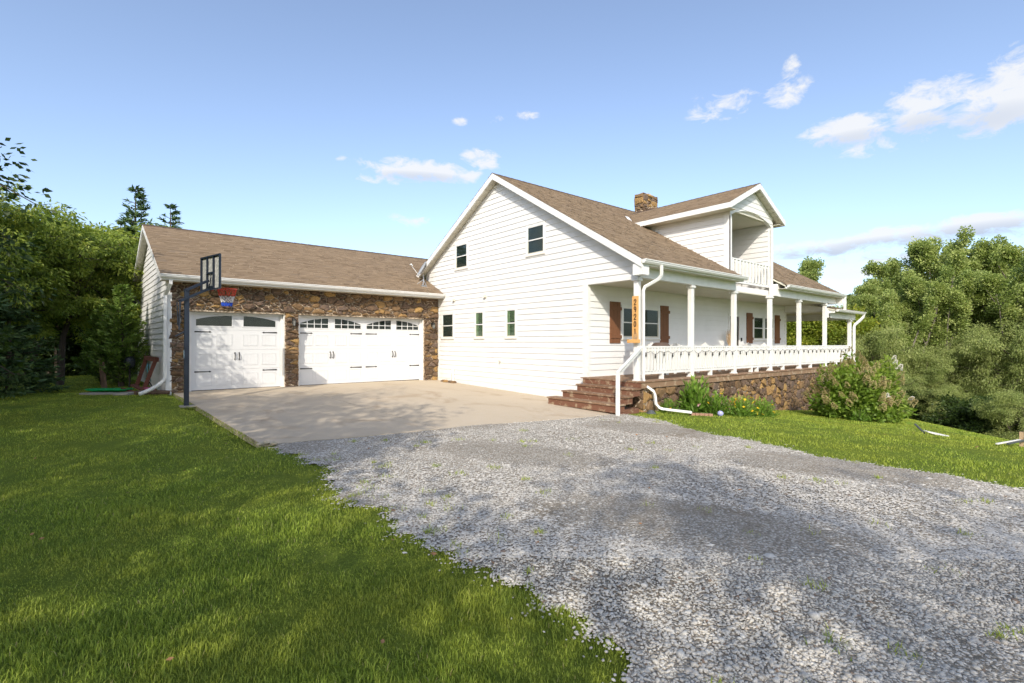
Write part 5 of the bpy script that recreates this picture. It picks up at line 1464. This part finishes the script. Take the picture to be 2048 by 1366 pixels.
COT1 = tree_parts(101, 11.0, .17, 1.6, [(0, .9), (.3, 1.0), (.6, .8), (.85, .5), (1, .2)], 60, 2.2, 2, .36, 80, .125, .10, .05, L_COTTON, M_BARKP, 4, .9)
COT2 = tree_parts(102, 11.0, .16, 1.4, [(0, .8), (.3, .85), (.6, .75), (.85, .45), (1, .2)], 62, 2.4, 2, .35, 78, .125, .10, .05, L_COTTON, M_BARKP, 5, .9)
WIL1 = tree_parts(103, 6.5, .15, .5, [(0, 2.4), (.4, 2.7), (.75, 2.0), (1, .7)], 30, .7, 7, .46, 100, .14, .042, .75, L_WILLOW, M_BARK, 2, .8, hang=.6)
WIL2 = tree_parts(104, 6.5, .14, .3, [(0, 2.3), (.4, 2.6), (.75, 1.9), (1, .8)], 30, .8, 7, .44, 100, .13, .045, .5, L_WILLOW, M_BARK, 3, .8, hang=.3)
WAL1 = tree_parts(105, 7.8, .15, 3.3, [(0, 2.6), (.35, 3.0), (.7, 2.3), (1, .9)], 30, .65, 7, .46, 80, .19, .062, .55, L_WALNUT, M_BARK, 1, .55, hang=.25)
WAL2 = tree_parts(106, 7.6, .14, 3.0, [(0, 2.4), (.35, 2.8), (.7, 2.2), (1, .9)], 30, .75, 7, .46, 80, .18, .062, .5, L_WALNUT, M_BARK, 2, .55, hang=.2)
YEL1 = tree_parts(107, 5.5, .10, .4, [(0, 2.2), (.5, 2.3), (1, .8)], 26, .8, 6, .48, 62, .16, .10, .3, L_YELLOW, M_BARK, 3, .8)
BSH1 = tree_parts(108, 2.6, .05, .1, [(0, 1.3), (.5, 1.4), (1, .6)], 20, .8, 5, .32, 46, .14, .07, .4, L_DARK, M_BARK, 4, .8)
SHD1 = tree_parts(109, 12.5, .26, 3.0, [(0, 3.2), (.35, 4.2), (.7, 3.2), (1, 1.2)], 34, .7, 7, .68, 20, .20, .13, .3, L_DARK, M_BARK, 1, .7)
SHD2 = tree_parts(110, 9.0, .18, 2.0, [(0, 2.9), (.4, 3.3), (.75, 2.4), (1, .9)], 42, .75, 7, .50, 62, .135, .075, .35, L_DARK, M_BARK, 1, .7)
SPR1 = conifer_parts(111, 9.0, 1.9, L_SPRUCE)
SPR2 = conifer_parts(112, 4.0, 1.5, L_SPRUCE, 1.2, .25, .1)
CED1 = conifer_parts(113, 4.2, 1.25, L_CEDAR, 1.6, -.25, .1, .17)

# left of the garage
wl = [(WAL1, 118, 18.6, .3, .9, .80, 'walnut tree with a slim leaning trunk in front of the dark thicket'), (WAL2, 30, 19.2, 1.2, .9, .82, 'yellow-green walnut tree second from the left edge'),
      (WAL2, 122, 23.5, 2.6, .85, .88, 'yellow-green walnut tree rising behind the cedar'), (WAL1, -80, 17.0, 4.0, .9, .82, 'walnut tree cut by the left edge'),
      (WAL1, 90, 24.0, 5.0, 1.1, .92, 'taller walnut tree filling the back of the left thicket'), (YEL1, 160, 27, .5, .9, 1.42, 'bright yellow-green tree beside the spruces'), (WAL2, -10, 26, 3, 1.2, 1.0, 'broad walnut tree deep in the left thicket')]
for k, (pp, px, d, r, s, sz, lb) in enumerate(wl):
    x, y = at(px, d); put_tree(pp, 'walnut_tree', lb, 'tree', x, y, r, s, sz, 'trees left of the garage')
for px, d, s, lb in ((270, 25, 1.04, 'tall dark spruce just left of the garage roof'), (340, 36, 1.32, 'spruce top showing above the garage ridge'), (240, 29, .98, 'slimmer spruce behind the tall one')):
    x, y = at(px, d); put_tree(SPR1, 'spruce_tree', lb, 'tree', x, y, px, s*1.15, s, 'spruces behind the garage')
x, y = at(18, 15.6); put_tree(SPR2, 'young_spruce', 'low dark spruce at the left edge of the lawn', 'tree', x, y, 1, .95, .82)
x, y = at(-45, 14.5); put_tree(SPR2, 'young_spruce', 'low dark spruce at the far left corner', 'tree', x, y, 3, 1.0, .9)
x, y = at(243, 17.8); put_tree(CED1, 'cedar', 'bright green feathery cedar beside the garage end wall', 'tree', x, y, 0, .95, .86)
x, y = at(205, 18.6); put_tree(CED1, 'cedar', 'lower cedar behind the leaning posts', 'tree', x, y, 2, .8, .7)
for k, (px, d) in enumerate(((20, 23.5), (75, 24.5), (150, 25.5), (95, 28), (10, 28), (170, 29), (-60, 24), (225, 30))):
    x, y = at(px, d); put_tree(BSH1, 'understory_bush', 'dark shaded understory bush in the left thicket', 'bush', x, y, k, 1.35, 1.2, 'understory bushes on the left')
# right-hand wood
cots = [(COT1, 1700, 36, .80, 'cottonwood rising just right of the porch roof'), (COT2, 1748, 38, .86, 'cottonwood second from the porch roof'), (COT2, 1815, 38, 1.09, 'tall cottonwood with a forked top left of centre in the wood'), (COT1, 1862, 36, 1.12, 'tall cottonwood in the middle of the right-hand wood'),
        (COT2, 1915, 37, 1.16, 'tallest twin-topped cottonwood in the right-hand wood'), (COT1, 1990, 35, 1.13, 'tall cottonwood near the right edge'), (COT2, 2030, 34, 1.11, 'cottonwood close beside the right edge'), (COT1, 2095, 34, 1.20, 'cottonwood cut by the right edge'),
        (COT1, 1580, 41, 1.04, 'cottonwood top showing over the porch roof'), (COT1, 1625, 44, .8, 'cottonwood half hidden behind the house end'), (COT1, 1780, 46, 1.0, 'far cottonwood between the taller ones'), (COT1, 1955, 45, 1.1, 'far cottonwood filling the gap near the right edge'),
        (COT1, 1752, 29.5, .62, 'shorter cottonwood standing forward above the hydrangea'), (COT2, 1800, 29, .74, 'forward cottonwood left of the pale trunks'), (COT1, 1848, 30, .80, 'forward cottonwood over the pond'), (COT2, 1897, 29, .83, 'forward cottonwood right of the pond'), (COT1, 1945, 29.5, .78, 'forward cottonwood with a broad low crown'), (COT2, 2008, 28, .84, 'forward cottonwood near the right edge'), (COT1, 2062, 27.5, .9, 'forward cottonwood cut by the right edge'),
        (COT2, 2160, 36, 1.1, 'cottonwood beyond the right edge'), (COT1, 2260, 38, 1.1, 'outermost cottonwood beyond the right edge')]
for k, (pp, px, d, s, lb) in enumerate(cots):
    x, y = at(px, d); put_tree(pp, 'cottonwood_tree', lb, 'tree', x, y, k*1.7, s, s, 'cottonwoods in the right-hand wood', z=max(gz(x, y), -2.6))
wils = [(WIL1, 1768, 28, .76, 'willow hanging over the hydrangea, nearest the porch'), (WIL2, 1838, 27, .55, 'low willow at the foot of the tall cottonwoods'), (WIL1, 1885, 29, .66, 'willow above the dark pond bank'), (WIL2, 1985, 27, .72, 'pale willow right of the pond'), (WIL1, 2050, 26, .8, 'willow cut by the right edge'), (WIL2, 1725, 31, .80, 'willow showing behind the porch end post'), (WIL2, 2120, 26, .9, 'willow beyond the right edge')]
for k, (pp, px, d, s, lb) in enumerate(wils):
    x, y = at(px, d); put_tree(pp, 'willow_tree', lb, 'tree', x, y, k*2.1, s, s, 'willows in the right-hand wood', z=max(gz(x, y), -2.4))
for k, (px, d, s, lb) in enumerate(((1592, 31, .95, 'bright yellow-green tree seen between the fourth and fifth porch posts'), (1640, 31, 1.0, 'bright yellow-green tree seen between the last front posts'), (1690, 30, .95, 'bright yellow-green tree seen past the porch end post'), (1560, 36, 1.1, 'yellow-green tree behind the house end wall'))):
    x, y = at(px, d); put_tree(YEL1, 'yellow_green_tree', lb, 'tree', x, y, k, s, s, 'yellow-green trees behind the porch', z=max(gz(x, y), -2.4))
for k, (px, d) in enumerate(((1770, 24), (1800, 27), (1840, 26), (1880, 25), (1925, 22), (1985, 20), (2040, 18.5), (1860, 32), (1910, 30), (1745, 27), (2000, 28), (1815, 33), (1960, 32), (2100, 20))):
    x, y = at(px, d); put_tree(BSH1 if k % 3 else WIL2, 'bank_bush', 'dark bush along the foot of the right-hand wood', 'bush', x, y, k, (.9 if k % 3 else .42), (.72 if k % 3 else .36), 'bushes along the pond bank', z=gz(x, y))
# trees behind and left of the photographer: they throw the shade on the lawn and drive
x, y = -15.55, -4.75; put_tree(SHD2, 'shade_tree', 'dark leafy tree reaching in at the upper left edge', 'tree', x, y, .4, 1.0, 1.0)
for k, (x, y) in enumerate(((-18.8, .8), (-22.5, -1.5), (-21, 4.5))): put_tree(SHD2, 'shade_tree', 'leafy tree standing out of sight left of the lawn', 'tree', x, y, 2+k, .95, .95, 'trees beyond the left edge')
sh = [(-23.8, -12.7, .95), (-19.4, -16.6, .94), (-18.6, -21.6, .95), (-15.6, -26.4, .93), (-12.6, -32.2, .93)]
for k, (x, y, s) in enumerate(sh):
    put_tree(SHD1, 'shade_tree', 'large shade tree standing behind the photographer', 'tree', x, y, k*1.3, s, s, 'shade trees behind the photographer')

# hydrangea, bed plants
hx, hy = at(1717, 16.0); hz = gz(hx, hy)
hy_t = thing('hydrangea_shrub', 'big hydrangea with tan panicles and a few white heads beyond the porch', 'shrub', (hx, hy, hz))
rg = np.random.default_rng(50); n = 9000
def dome(n, rx, ry, rz, lo=.55):
    u = rg.normal(size=(n, 3)); u[:, 2] = np.abs(u[:, 2])*1.0-.12; u /= np.linalg.norm(u, axis=1, keepdims=True); r = rg.uniform(lo, 1.0, (n, 1))
    lump = 1+.13*np.sin(u[:, :1]*7+1)+.10*np.sin(u[:, 1:2]*9)+.08*np.sin(u[:, 2:]*11)
    return u*r*lump*np.array([rx, ry, rz]), u
p, u = dome(n, 1.22, 1.22, 1.70, .45); base = np.array([hx, hy, hz+.22])
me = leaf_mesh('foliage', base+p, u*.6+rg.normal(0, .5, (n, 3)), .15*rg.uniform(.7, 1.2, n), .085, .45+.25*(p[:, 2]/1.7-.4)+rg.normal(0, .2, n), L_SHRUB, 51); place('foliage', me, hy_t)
m = MB()
for k in range(22):
    a = rg.uniform(0, 6.28); r = rg.uniform(.2, 1.0); m.tube([(hx+.1*math.cos(a), hy+.1*math.sin(a), hz-.05), (hx+r*.5*math.cos(a), hy+r*.5*math.sin(a), hz+.7), (hx+r*1.1*math.cos(a), hy+r*1.1*math.sin(a), hz+1.3)], [.018, .013, .006], 5, False)
m.to('stem', M_BARK, hy_t)
def panicle(seed, mt):
    r_ = np.random.default_rng(seed); n = 130; t = r_.uniform(0, 1, n); a = r_.uniform(0, 6.28, n); rr = .075*(1-t*.85)+.01
    P = np.stack([rr*np.cos(a), rr*np.sin(a), t*.22], 1); D = np.stack([np.cos(a), np.sin(a), r_.uniform(-.3, .6, n)], 1)
    return leaf_mesh('panicle', P, D, .035, .035, r_.uniform(0, 1, n), mt, seed)
PT = [panicle(60+k, L_PANTAN) for k in range(3)]; PW = panicle(64, L_PANWH)
pp, uu = dome(170, 1.26, 1.26, 1.75, .96)
cd = np.array([CAM[0]-hx, CAM[1]-hy]); cd /= np.linalg.norm(cd)
for k in range(170):
    if pp[k, 2] < .25: continue
    if uu[k, :2]@cd < -.5: continue
    white = (uu[k, 0]*R2[0]+uu[k, 1]*R2[1]) > .30 and uu[k, 2] > .25 and k % 2 == 0
    o = place('blossom', PW if white else PT[k % 3], hy_t, base+pp[k])
    o.rotation_mode = 'QUATERNION'; o.rotation_quaternion = Vector((uu[k, 0]*.7, uu[k, 1]*.7, uu[k, 2]+.5)).to_track_quat('Z', 'Y')
    s_ = float(rg.uniform(.75, 1.1))*(.8 if white else 1); o.scale = (s_, s_, s_)
def bed_plant(px, d, h, r, n, lL, lW, fl, nfl, fs, label, seed, spiky=False):
    global rg
    rg = np.random.default_rng(seed); x, y = at(px, d); z = gz(x, y)
    t = thing('bed_plant', label, 'plant', (x, y, z))
    p, u = dome(n, r, r*.7, h, .25); P = np.array([x, y, z+.02])+p; D = u*.8+np.array([0, 0, .5])+rg.normal(0, .35, (n, 3))
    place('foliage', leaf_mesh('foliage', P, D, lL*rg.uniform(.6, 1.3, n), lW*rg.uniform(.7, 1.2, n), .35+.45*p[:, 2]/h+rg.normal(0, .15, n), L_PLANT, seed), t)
    m = MB()
    for k in range(24):
        a = rg.uniform(0, 6.28); rr = r*rg.uniform(.2, .9); m.tube([(x+.08*math.cos(a), y+.06*math.sin(a), z-.03), (x+rr*math.cos(a), y+rr*.7*math.sin(a), z+h*rg.uniform(.6, 1.0))], [.008, .004], 4, False)
    m.to('stem', mat_stem, t)
    if fl:
        me = []
        a = np.arange(11)/11*6.283; Pf = np.zeros((11, 3)); Df = np.stack([np.cos(a), np.sin(a), .25+0*a], 1)
        fm = leaf_mesh('flower', Pf, Df, fs, fs*.5, rg.uniform(0, 1, 11), fl, seed)
        q, w = dome(nfl, r*1.05, r*.75, h*1.08, .9)
        for k in range(nfl):
            o = place('flower', fm, t, (x+q[k, 0], y+q[k, 1], z+max(.12, q[k, 2]))); o.rotation_euler = (rg.uniform(-.9, .9), rg.uniform(-.9, .9), rg.uniform(0, 6))
mat_stem = mat('green_stem', base=(.12, .14, .04), rough=.7)
bed_plant(1390, 13.75, .84, .50, 1000, .20, .065, L_PINKF, 5, .07, 'tall leafy green plant with a few pink flowers beside the downspout', 71)
bed_plant(1338, 13.45, .30, .28, 320, .13, .028, L_YFLOW, 3, .04, 'low grassy plant between the downspout and the tall leafy plant', 72)
bed_plant(1434, 13.5, .52, .35, 520, .15, .05, L_YFLOW, 6, .045, 'small leafy plant with yellow flowers above the gazing ball', 73)
bed_plant(1480, 13.5, .52, .55, 1300, .10, .03, L_YFLOW, 17, .045, 'yellow flowering clump left of the bare stone', 74)
bed_plant(1525, 13.9, .46, .48, 1100, .10, .03, L_YFLOW, 11, .042, 'yellow flowering clump nearest the hydrangea', 75)
bed_plant(1722, 14.9, .32, .30, 260, .13, .04, None, 0, 0, 'low weedy plant at the foot of the hydrangea', 76)

# ------------------------------------------------------------------ grass and gravel
def lawn_mask(X, Y):
    g_ = (X > gl_x(Y)+.0) & (X < gr_x(Y)) & (Y < -9.05)
    s_ = (X > slab_left(Y)) & (X < -.9) & (Y > slab_near(X)-.0) & (Y < .4)
    st_ = (X > -1.35) & (X < .0) & (Y > -10.55) & (Y < 0)
    h_ = (X > lwx_np(Y)-.02) & (X < 16.2) & (Y > -10.43) & ((Y > -.05) | (X > -.3))
    return ~(g_ | s_ | st_ | h_)
def lwx_np(Y): return np.where(Y > 0, -9.53-.039*Y, -.3)
def scatter(rg, n, d0, d1, alpha, pxlo, pxhi):
    """points whose density per square metre falls as distance**-alpha"""
    k = 2-alpha; u = rg.uniform(0, 1, n)
    d = (d0**k+u*(d1**k-d0**k))**(1/k) if abs(k) > 1e-6 else d0*(d1/d0)**u
    px = rg.uniform(pxlo, pxhi, n); q = (px-1024)/FPX
    return CAM[0]+d*F2[0]+q*d*R2[0], CAM[1]+d*F2[1]+q*d*R2[1], d
def patch(X, Y): return (np.sin(X*2.3+1.3*np.sin(Y*1.1))+np.sin(Y*2.9+1.7*np.sin(X*.9)))*.25+.5
def blades(seed, n, d0, d1, alpha, h0, w0, seg2):
    rg = np.random.default_rng(seed)
    X, Y, d = scatter(rg, n, d0, d1, alpha, -520, 2560)
    ok = lawn_mask(X, Y); X, Y, d = X[ok], Y[ok], d[ok]; n = len(X)
    Z = ground(X, Y)-.004; a = rg.uniform(0, 2*np.pi, n)
    tall = 1+.35*np.sin(X*1.9+.5)*np.sin(Y*2.3)+.25*np.sin(X*5.3+Y*4.1)
    H = h0*tall*rg.uniform(.45, 1.25, n); w = w0*np.sqrt(np.maximum(d, 3)/3)*rg.uniform(.7, 1.3, n)
    ca, sa = np.cos(a), np.sin(a); lean = rg.uniform(.15, .95, n)*H; az = a+rg.normal(0, .5, n)+1.57
    lx, ly = np.cos(az)*lean, np.sin(az)*lean
    b = np.stack([X, Y, Z], 1); s = np.stack([ca*w/2, sa*w/2, 0*w], 1)
    rnd = np.clip(rg.beta(2, 2.4, n)*.9+.06*rg.normal(size=n)+np.where(rg.uniform(0, 1, n) > .965, .5, 0), 0, 1)
    if seg2:
        mid = b+np.stack([lx*.35, ly*.35, H*.6], 1); tip = b+np.stack([lx, ly, H*(1-.25*(lean/H))], 1)
        v = np.stack([b-s, b+s, mid+s*.8, mid-s*.8, tip], 1).reshape(-1, 3); i = np.arange(n)[:, None]*5
        f = np.concatenate([i+np.array([[0, 1, 2]]), i+np.array([[0, 2, 3]]), i+np.array([[3, 2, 4]])], 0); k = 5
    else:
        tip = b+np.stack([lx*.8, ly*.8, H*.85], 1); v = np.stack([b-s, b+s, tip], 1).reshape(-1, 3); f = np.arange(3*n).reshape(n, 3); k = 3
    return v, f, np.repeat(rnd, k)
def lawn(name, label, *a):
    v, f, r_ = blades(*a); me = np_mesh(name, v, f, M_BLADE, r_); o = place(name, me); tag(o, label, 'grass', kind='stuff'); return len(f)
NT_G = lawn('lawn_grass', 'short green lawn grass in the foreground', 1, 285000, 1.6, 6.5, 1.0, .036, .0046, True)
NT_G += lawn('lawn_grass', 'short green lawn grass farther off', 2, 560000, 6.5, 34, 1.15, .040, .0075, False)

def tufts(seed, n):
    rg = np.random.default_rng(seed); V = []; F = []; RN = []
    X, Y, d = scatter(rg, n*3, 2.5, 12, .9, 300, 2100)
    k = (X > gl_x(Y)+.1) & (X < gr_x(Y)-.1) & (Y < slab_near(X)-.1)
    e = np.where(rg.uniform(0, 1, len(X)) < .35, gl_x(Y)+rg.exponential(.35, len(X)), X); X = np.where(k, e, X)
    X, Y = X[k][:n], Y[k][:n]; i0 = 0
    for x, y in zip(X, Y):
        m = rg.integers(14, 46); s = rg.uniform(.02, .07); bx_ = x+rg.normal(0, s, m); by_ = y+rg.normal(0, s, m); H = rg.uniform(.02, .06, m); w = .004; a = rg.uniform(0, 6.28, m)
        z = ground(bx_, by_)+.01; b = np.stack([bx_, by_, z], 1); sd = np.stack([np.cos(a)*w, np.sin(a)*w, 0*a], 1); tip = b+np.stack([np.cos(a+1.5)*H*.7, np.sin(a+1.5)*H*.7, H], 1)
        V.append(np.stack([b-sd, b+sd, tip], 1).reshape(-1, 3)); F.append(np.arange(3*m).reshape(m, 3)+i0); RN.append(np.repeat(rg.uniform(.2, .97, m), 3)); i0 += 3*m
    return np.concatenate(V), np.concatenate(F), np.concatenate(RN)
v, f, r_ = tufts(31, 80); place('weed_tufts', np_mesh('weed_tufts', v, f, M_BLADE, r_), GRAVEL, kind='stuff')
def fallen(seed, n):
    rg = np.random.default_rng(seed); X, Y, d = scatter(rg, n, 2.4, 11, 1.0, -100, 2100)
    k = ~((X > -9.4) & (X < 14) & (Y > -9.2)); X, Y = X[k], Y[k]; P = np.stack([X, Y, ground(X, Y)+np.where(lawn_mask(X, Y), .045, .024)], 1); a = rg.uniform(0, 6.28, len(X))
    D = np.stack([np.cos(a), np.sin(a), rg.normal(0, .25, len(X))], 1)
    S = np.cross(D, np.stack([rg.normal(0, .3, len(X)), rg.normal(0, .3, len(X)), np.ones(len(X))], 1)); L = rg.uniform(.035, .07, len(X))[:, None]
    v = np.stack([P, P+D*L*.5+S*L*.3, P+D*L, P+D*L*.5-S*L*.3], 1).reshape(-1, 3)
    return np_mesh('fallen_leaves', v, np.arange(len(v)).reshape(-1, 4), mat('dry_leaf', base=(.33, .17, .07), rough=.8, var=(25, .5)))
tag(place('fallen_leaves', fallen(33, 45)), 'dry brown leaves scattered over the lawn and drive', 'leaves', kind='stuff')

def gravel(seed, n, d0, d1, alpha, r0, poly):
    rg = np.random.default_rng(seed)
    X, Y, d = scatter(rg, n, d0, d1, alpha, -150, 2350)
    e = rg.exponential(.05, n)
    ok = (X > gl_x(Y)-.02-e) & (X < gr_x(Y)+.02+e) & (Y < slab_near(X)-.02)
    # thin spots where soil shows through
    thin = np.sin(X*1.3+2.2*np.sin(Y*.7))*np.sin(Y*1.1+1.5*np.sin(X*.8)+.8)+.35*np.sin(X*4.7)*np.sin(Y*5.3)
    ok &= rg.uniform(0, 1, n) < np.clip(1.1-.8*np.clip(thin-.35, 0, 1), .62, 1)
    X, Y, d = X[ok], Y[ok], d[ok]; n = len(X)
    r = r0*rg.lognormal(0, .33, n)*np.where(rg.uniform(0, 1, n) > .985, 1.7, 1)
    Z = ground(X, Y)+.012+r*.10
    t = (1+5**.5)/2
    if poly == 12:
        V = np.array([(-1, t, 0), (1, t, 0), (-1, -t, 0), (1, -t, 0), (0, -1, t), (0, 1, t), (0, -1, -t), (0, 1, -t), (t, 0, -1), (t, 0, 1), (-t, 0, -1), (-t, 0, 1)], float)/math.sqrt(1+t*t)
        F = np.array([(0, 11, 5), (0, 5, 1), (0, 1, 7), (0, 7, 10), (0, 10, 11), (1, 5, 9), (5, 11, 4), (11, 10, 2), (10, 7, 6), (7, 1, 8), (3, 9, 4), (3, 4, 2), (3, 2, 6), (3, 6, 8), (3, 8, 9), (4, 9, 5), (2, 4, 11), (6, 2, 10), (8, 6, 7), (9, 8, 1)])
    else:
        V = np.array([(1, 0, 0), (-1, 0, 0), (0, 1, 0), (0, -1, 0), (0, 0, 1), (.6, .6, .5)], float); V = np.array([(1, .2, 0), (-.9, -.2, .1), (.1, 1, 0), (-.1, -1, .1), (.25, .1, .8), (-.4, .3, .7)], float)
        F = np.array([(0, 2, 4), (4, 2, 5), (5, 2, 1), (1, 3, 5), (5, 3, 4), (4, 3, 0)])
    k = len(V)
    A = rg.normal(size=(n, 3, 3)); Q, _ = np.linalg.qr(A)
    if poly != 12:
        a = rg.uniform(0, 6.28, n); Q = np.zeros((n, 3, 3)); Q[:, 0, 0] = np.cos(a); Q[:, 0, 1] = -np.sin(a); Q[:, 1, 0] = np.sin(a); Q[:, 1, 1] = np.cos(a); Q[:, 2, 2] = 1
    loc = V[None]*(1+rg.uniform(-.22, .22, (n, k, 1)))*np.stack([rg.uniform(.8, 1.35, n), rg.uniform(.7, 1.1, n), rg.uniform(.5, .85, n)], 1)[:, None, :]
    loc = np.einsum('nij,nkj->nki', Q, loc)*r[:, None, None]
    loc[:, :, 2] *= .55
    v = loc+np.stack([X, Y, Z], 1)[:, None, :]
    f = (F[None]+np.arange(n)[:, None, None]*k).reshape(-1, 3)
    rn = np.clip(rg.normal(.50, .2, n)-.22*np.clip(thin[ok] if False else 0, 0, 1)+np.where(rg.uniform(0, 1, n) > .97, .42, 0), 0, 1)
    return v.reshape(-1, 3), f, np.repeat(rn, k)
v, f, r_ = gravel(11, 54000, 2.1, 4.3, 1.0, .0098, 12); place('gravel_stones', np_mesh('gravel_stones', v, f, M_GSTONE, r_), GRAVEL, kind='stuff')
NT_S = len(f)
v, f, r_ = gravel(12, 330000, 4.2, 13.5, 1.2, .0108, 6); place('gravel_stones', np_mesh('gravel_stones', v, f, M_GSTONE, r_), GRAVEL, kind='stuff')
NT_S += len(f)
tot = sum(len(m.loop_triangles) if m.calc_loop_triangles() is None else 0 for m in bpy.data.meshes)
print('TRIS unique', tot, 'grass', NT_G, 'gravel', NT_S, 'garage stones', ns)
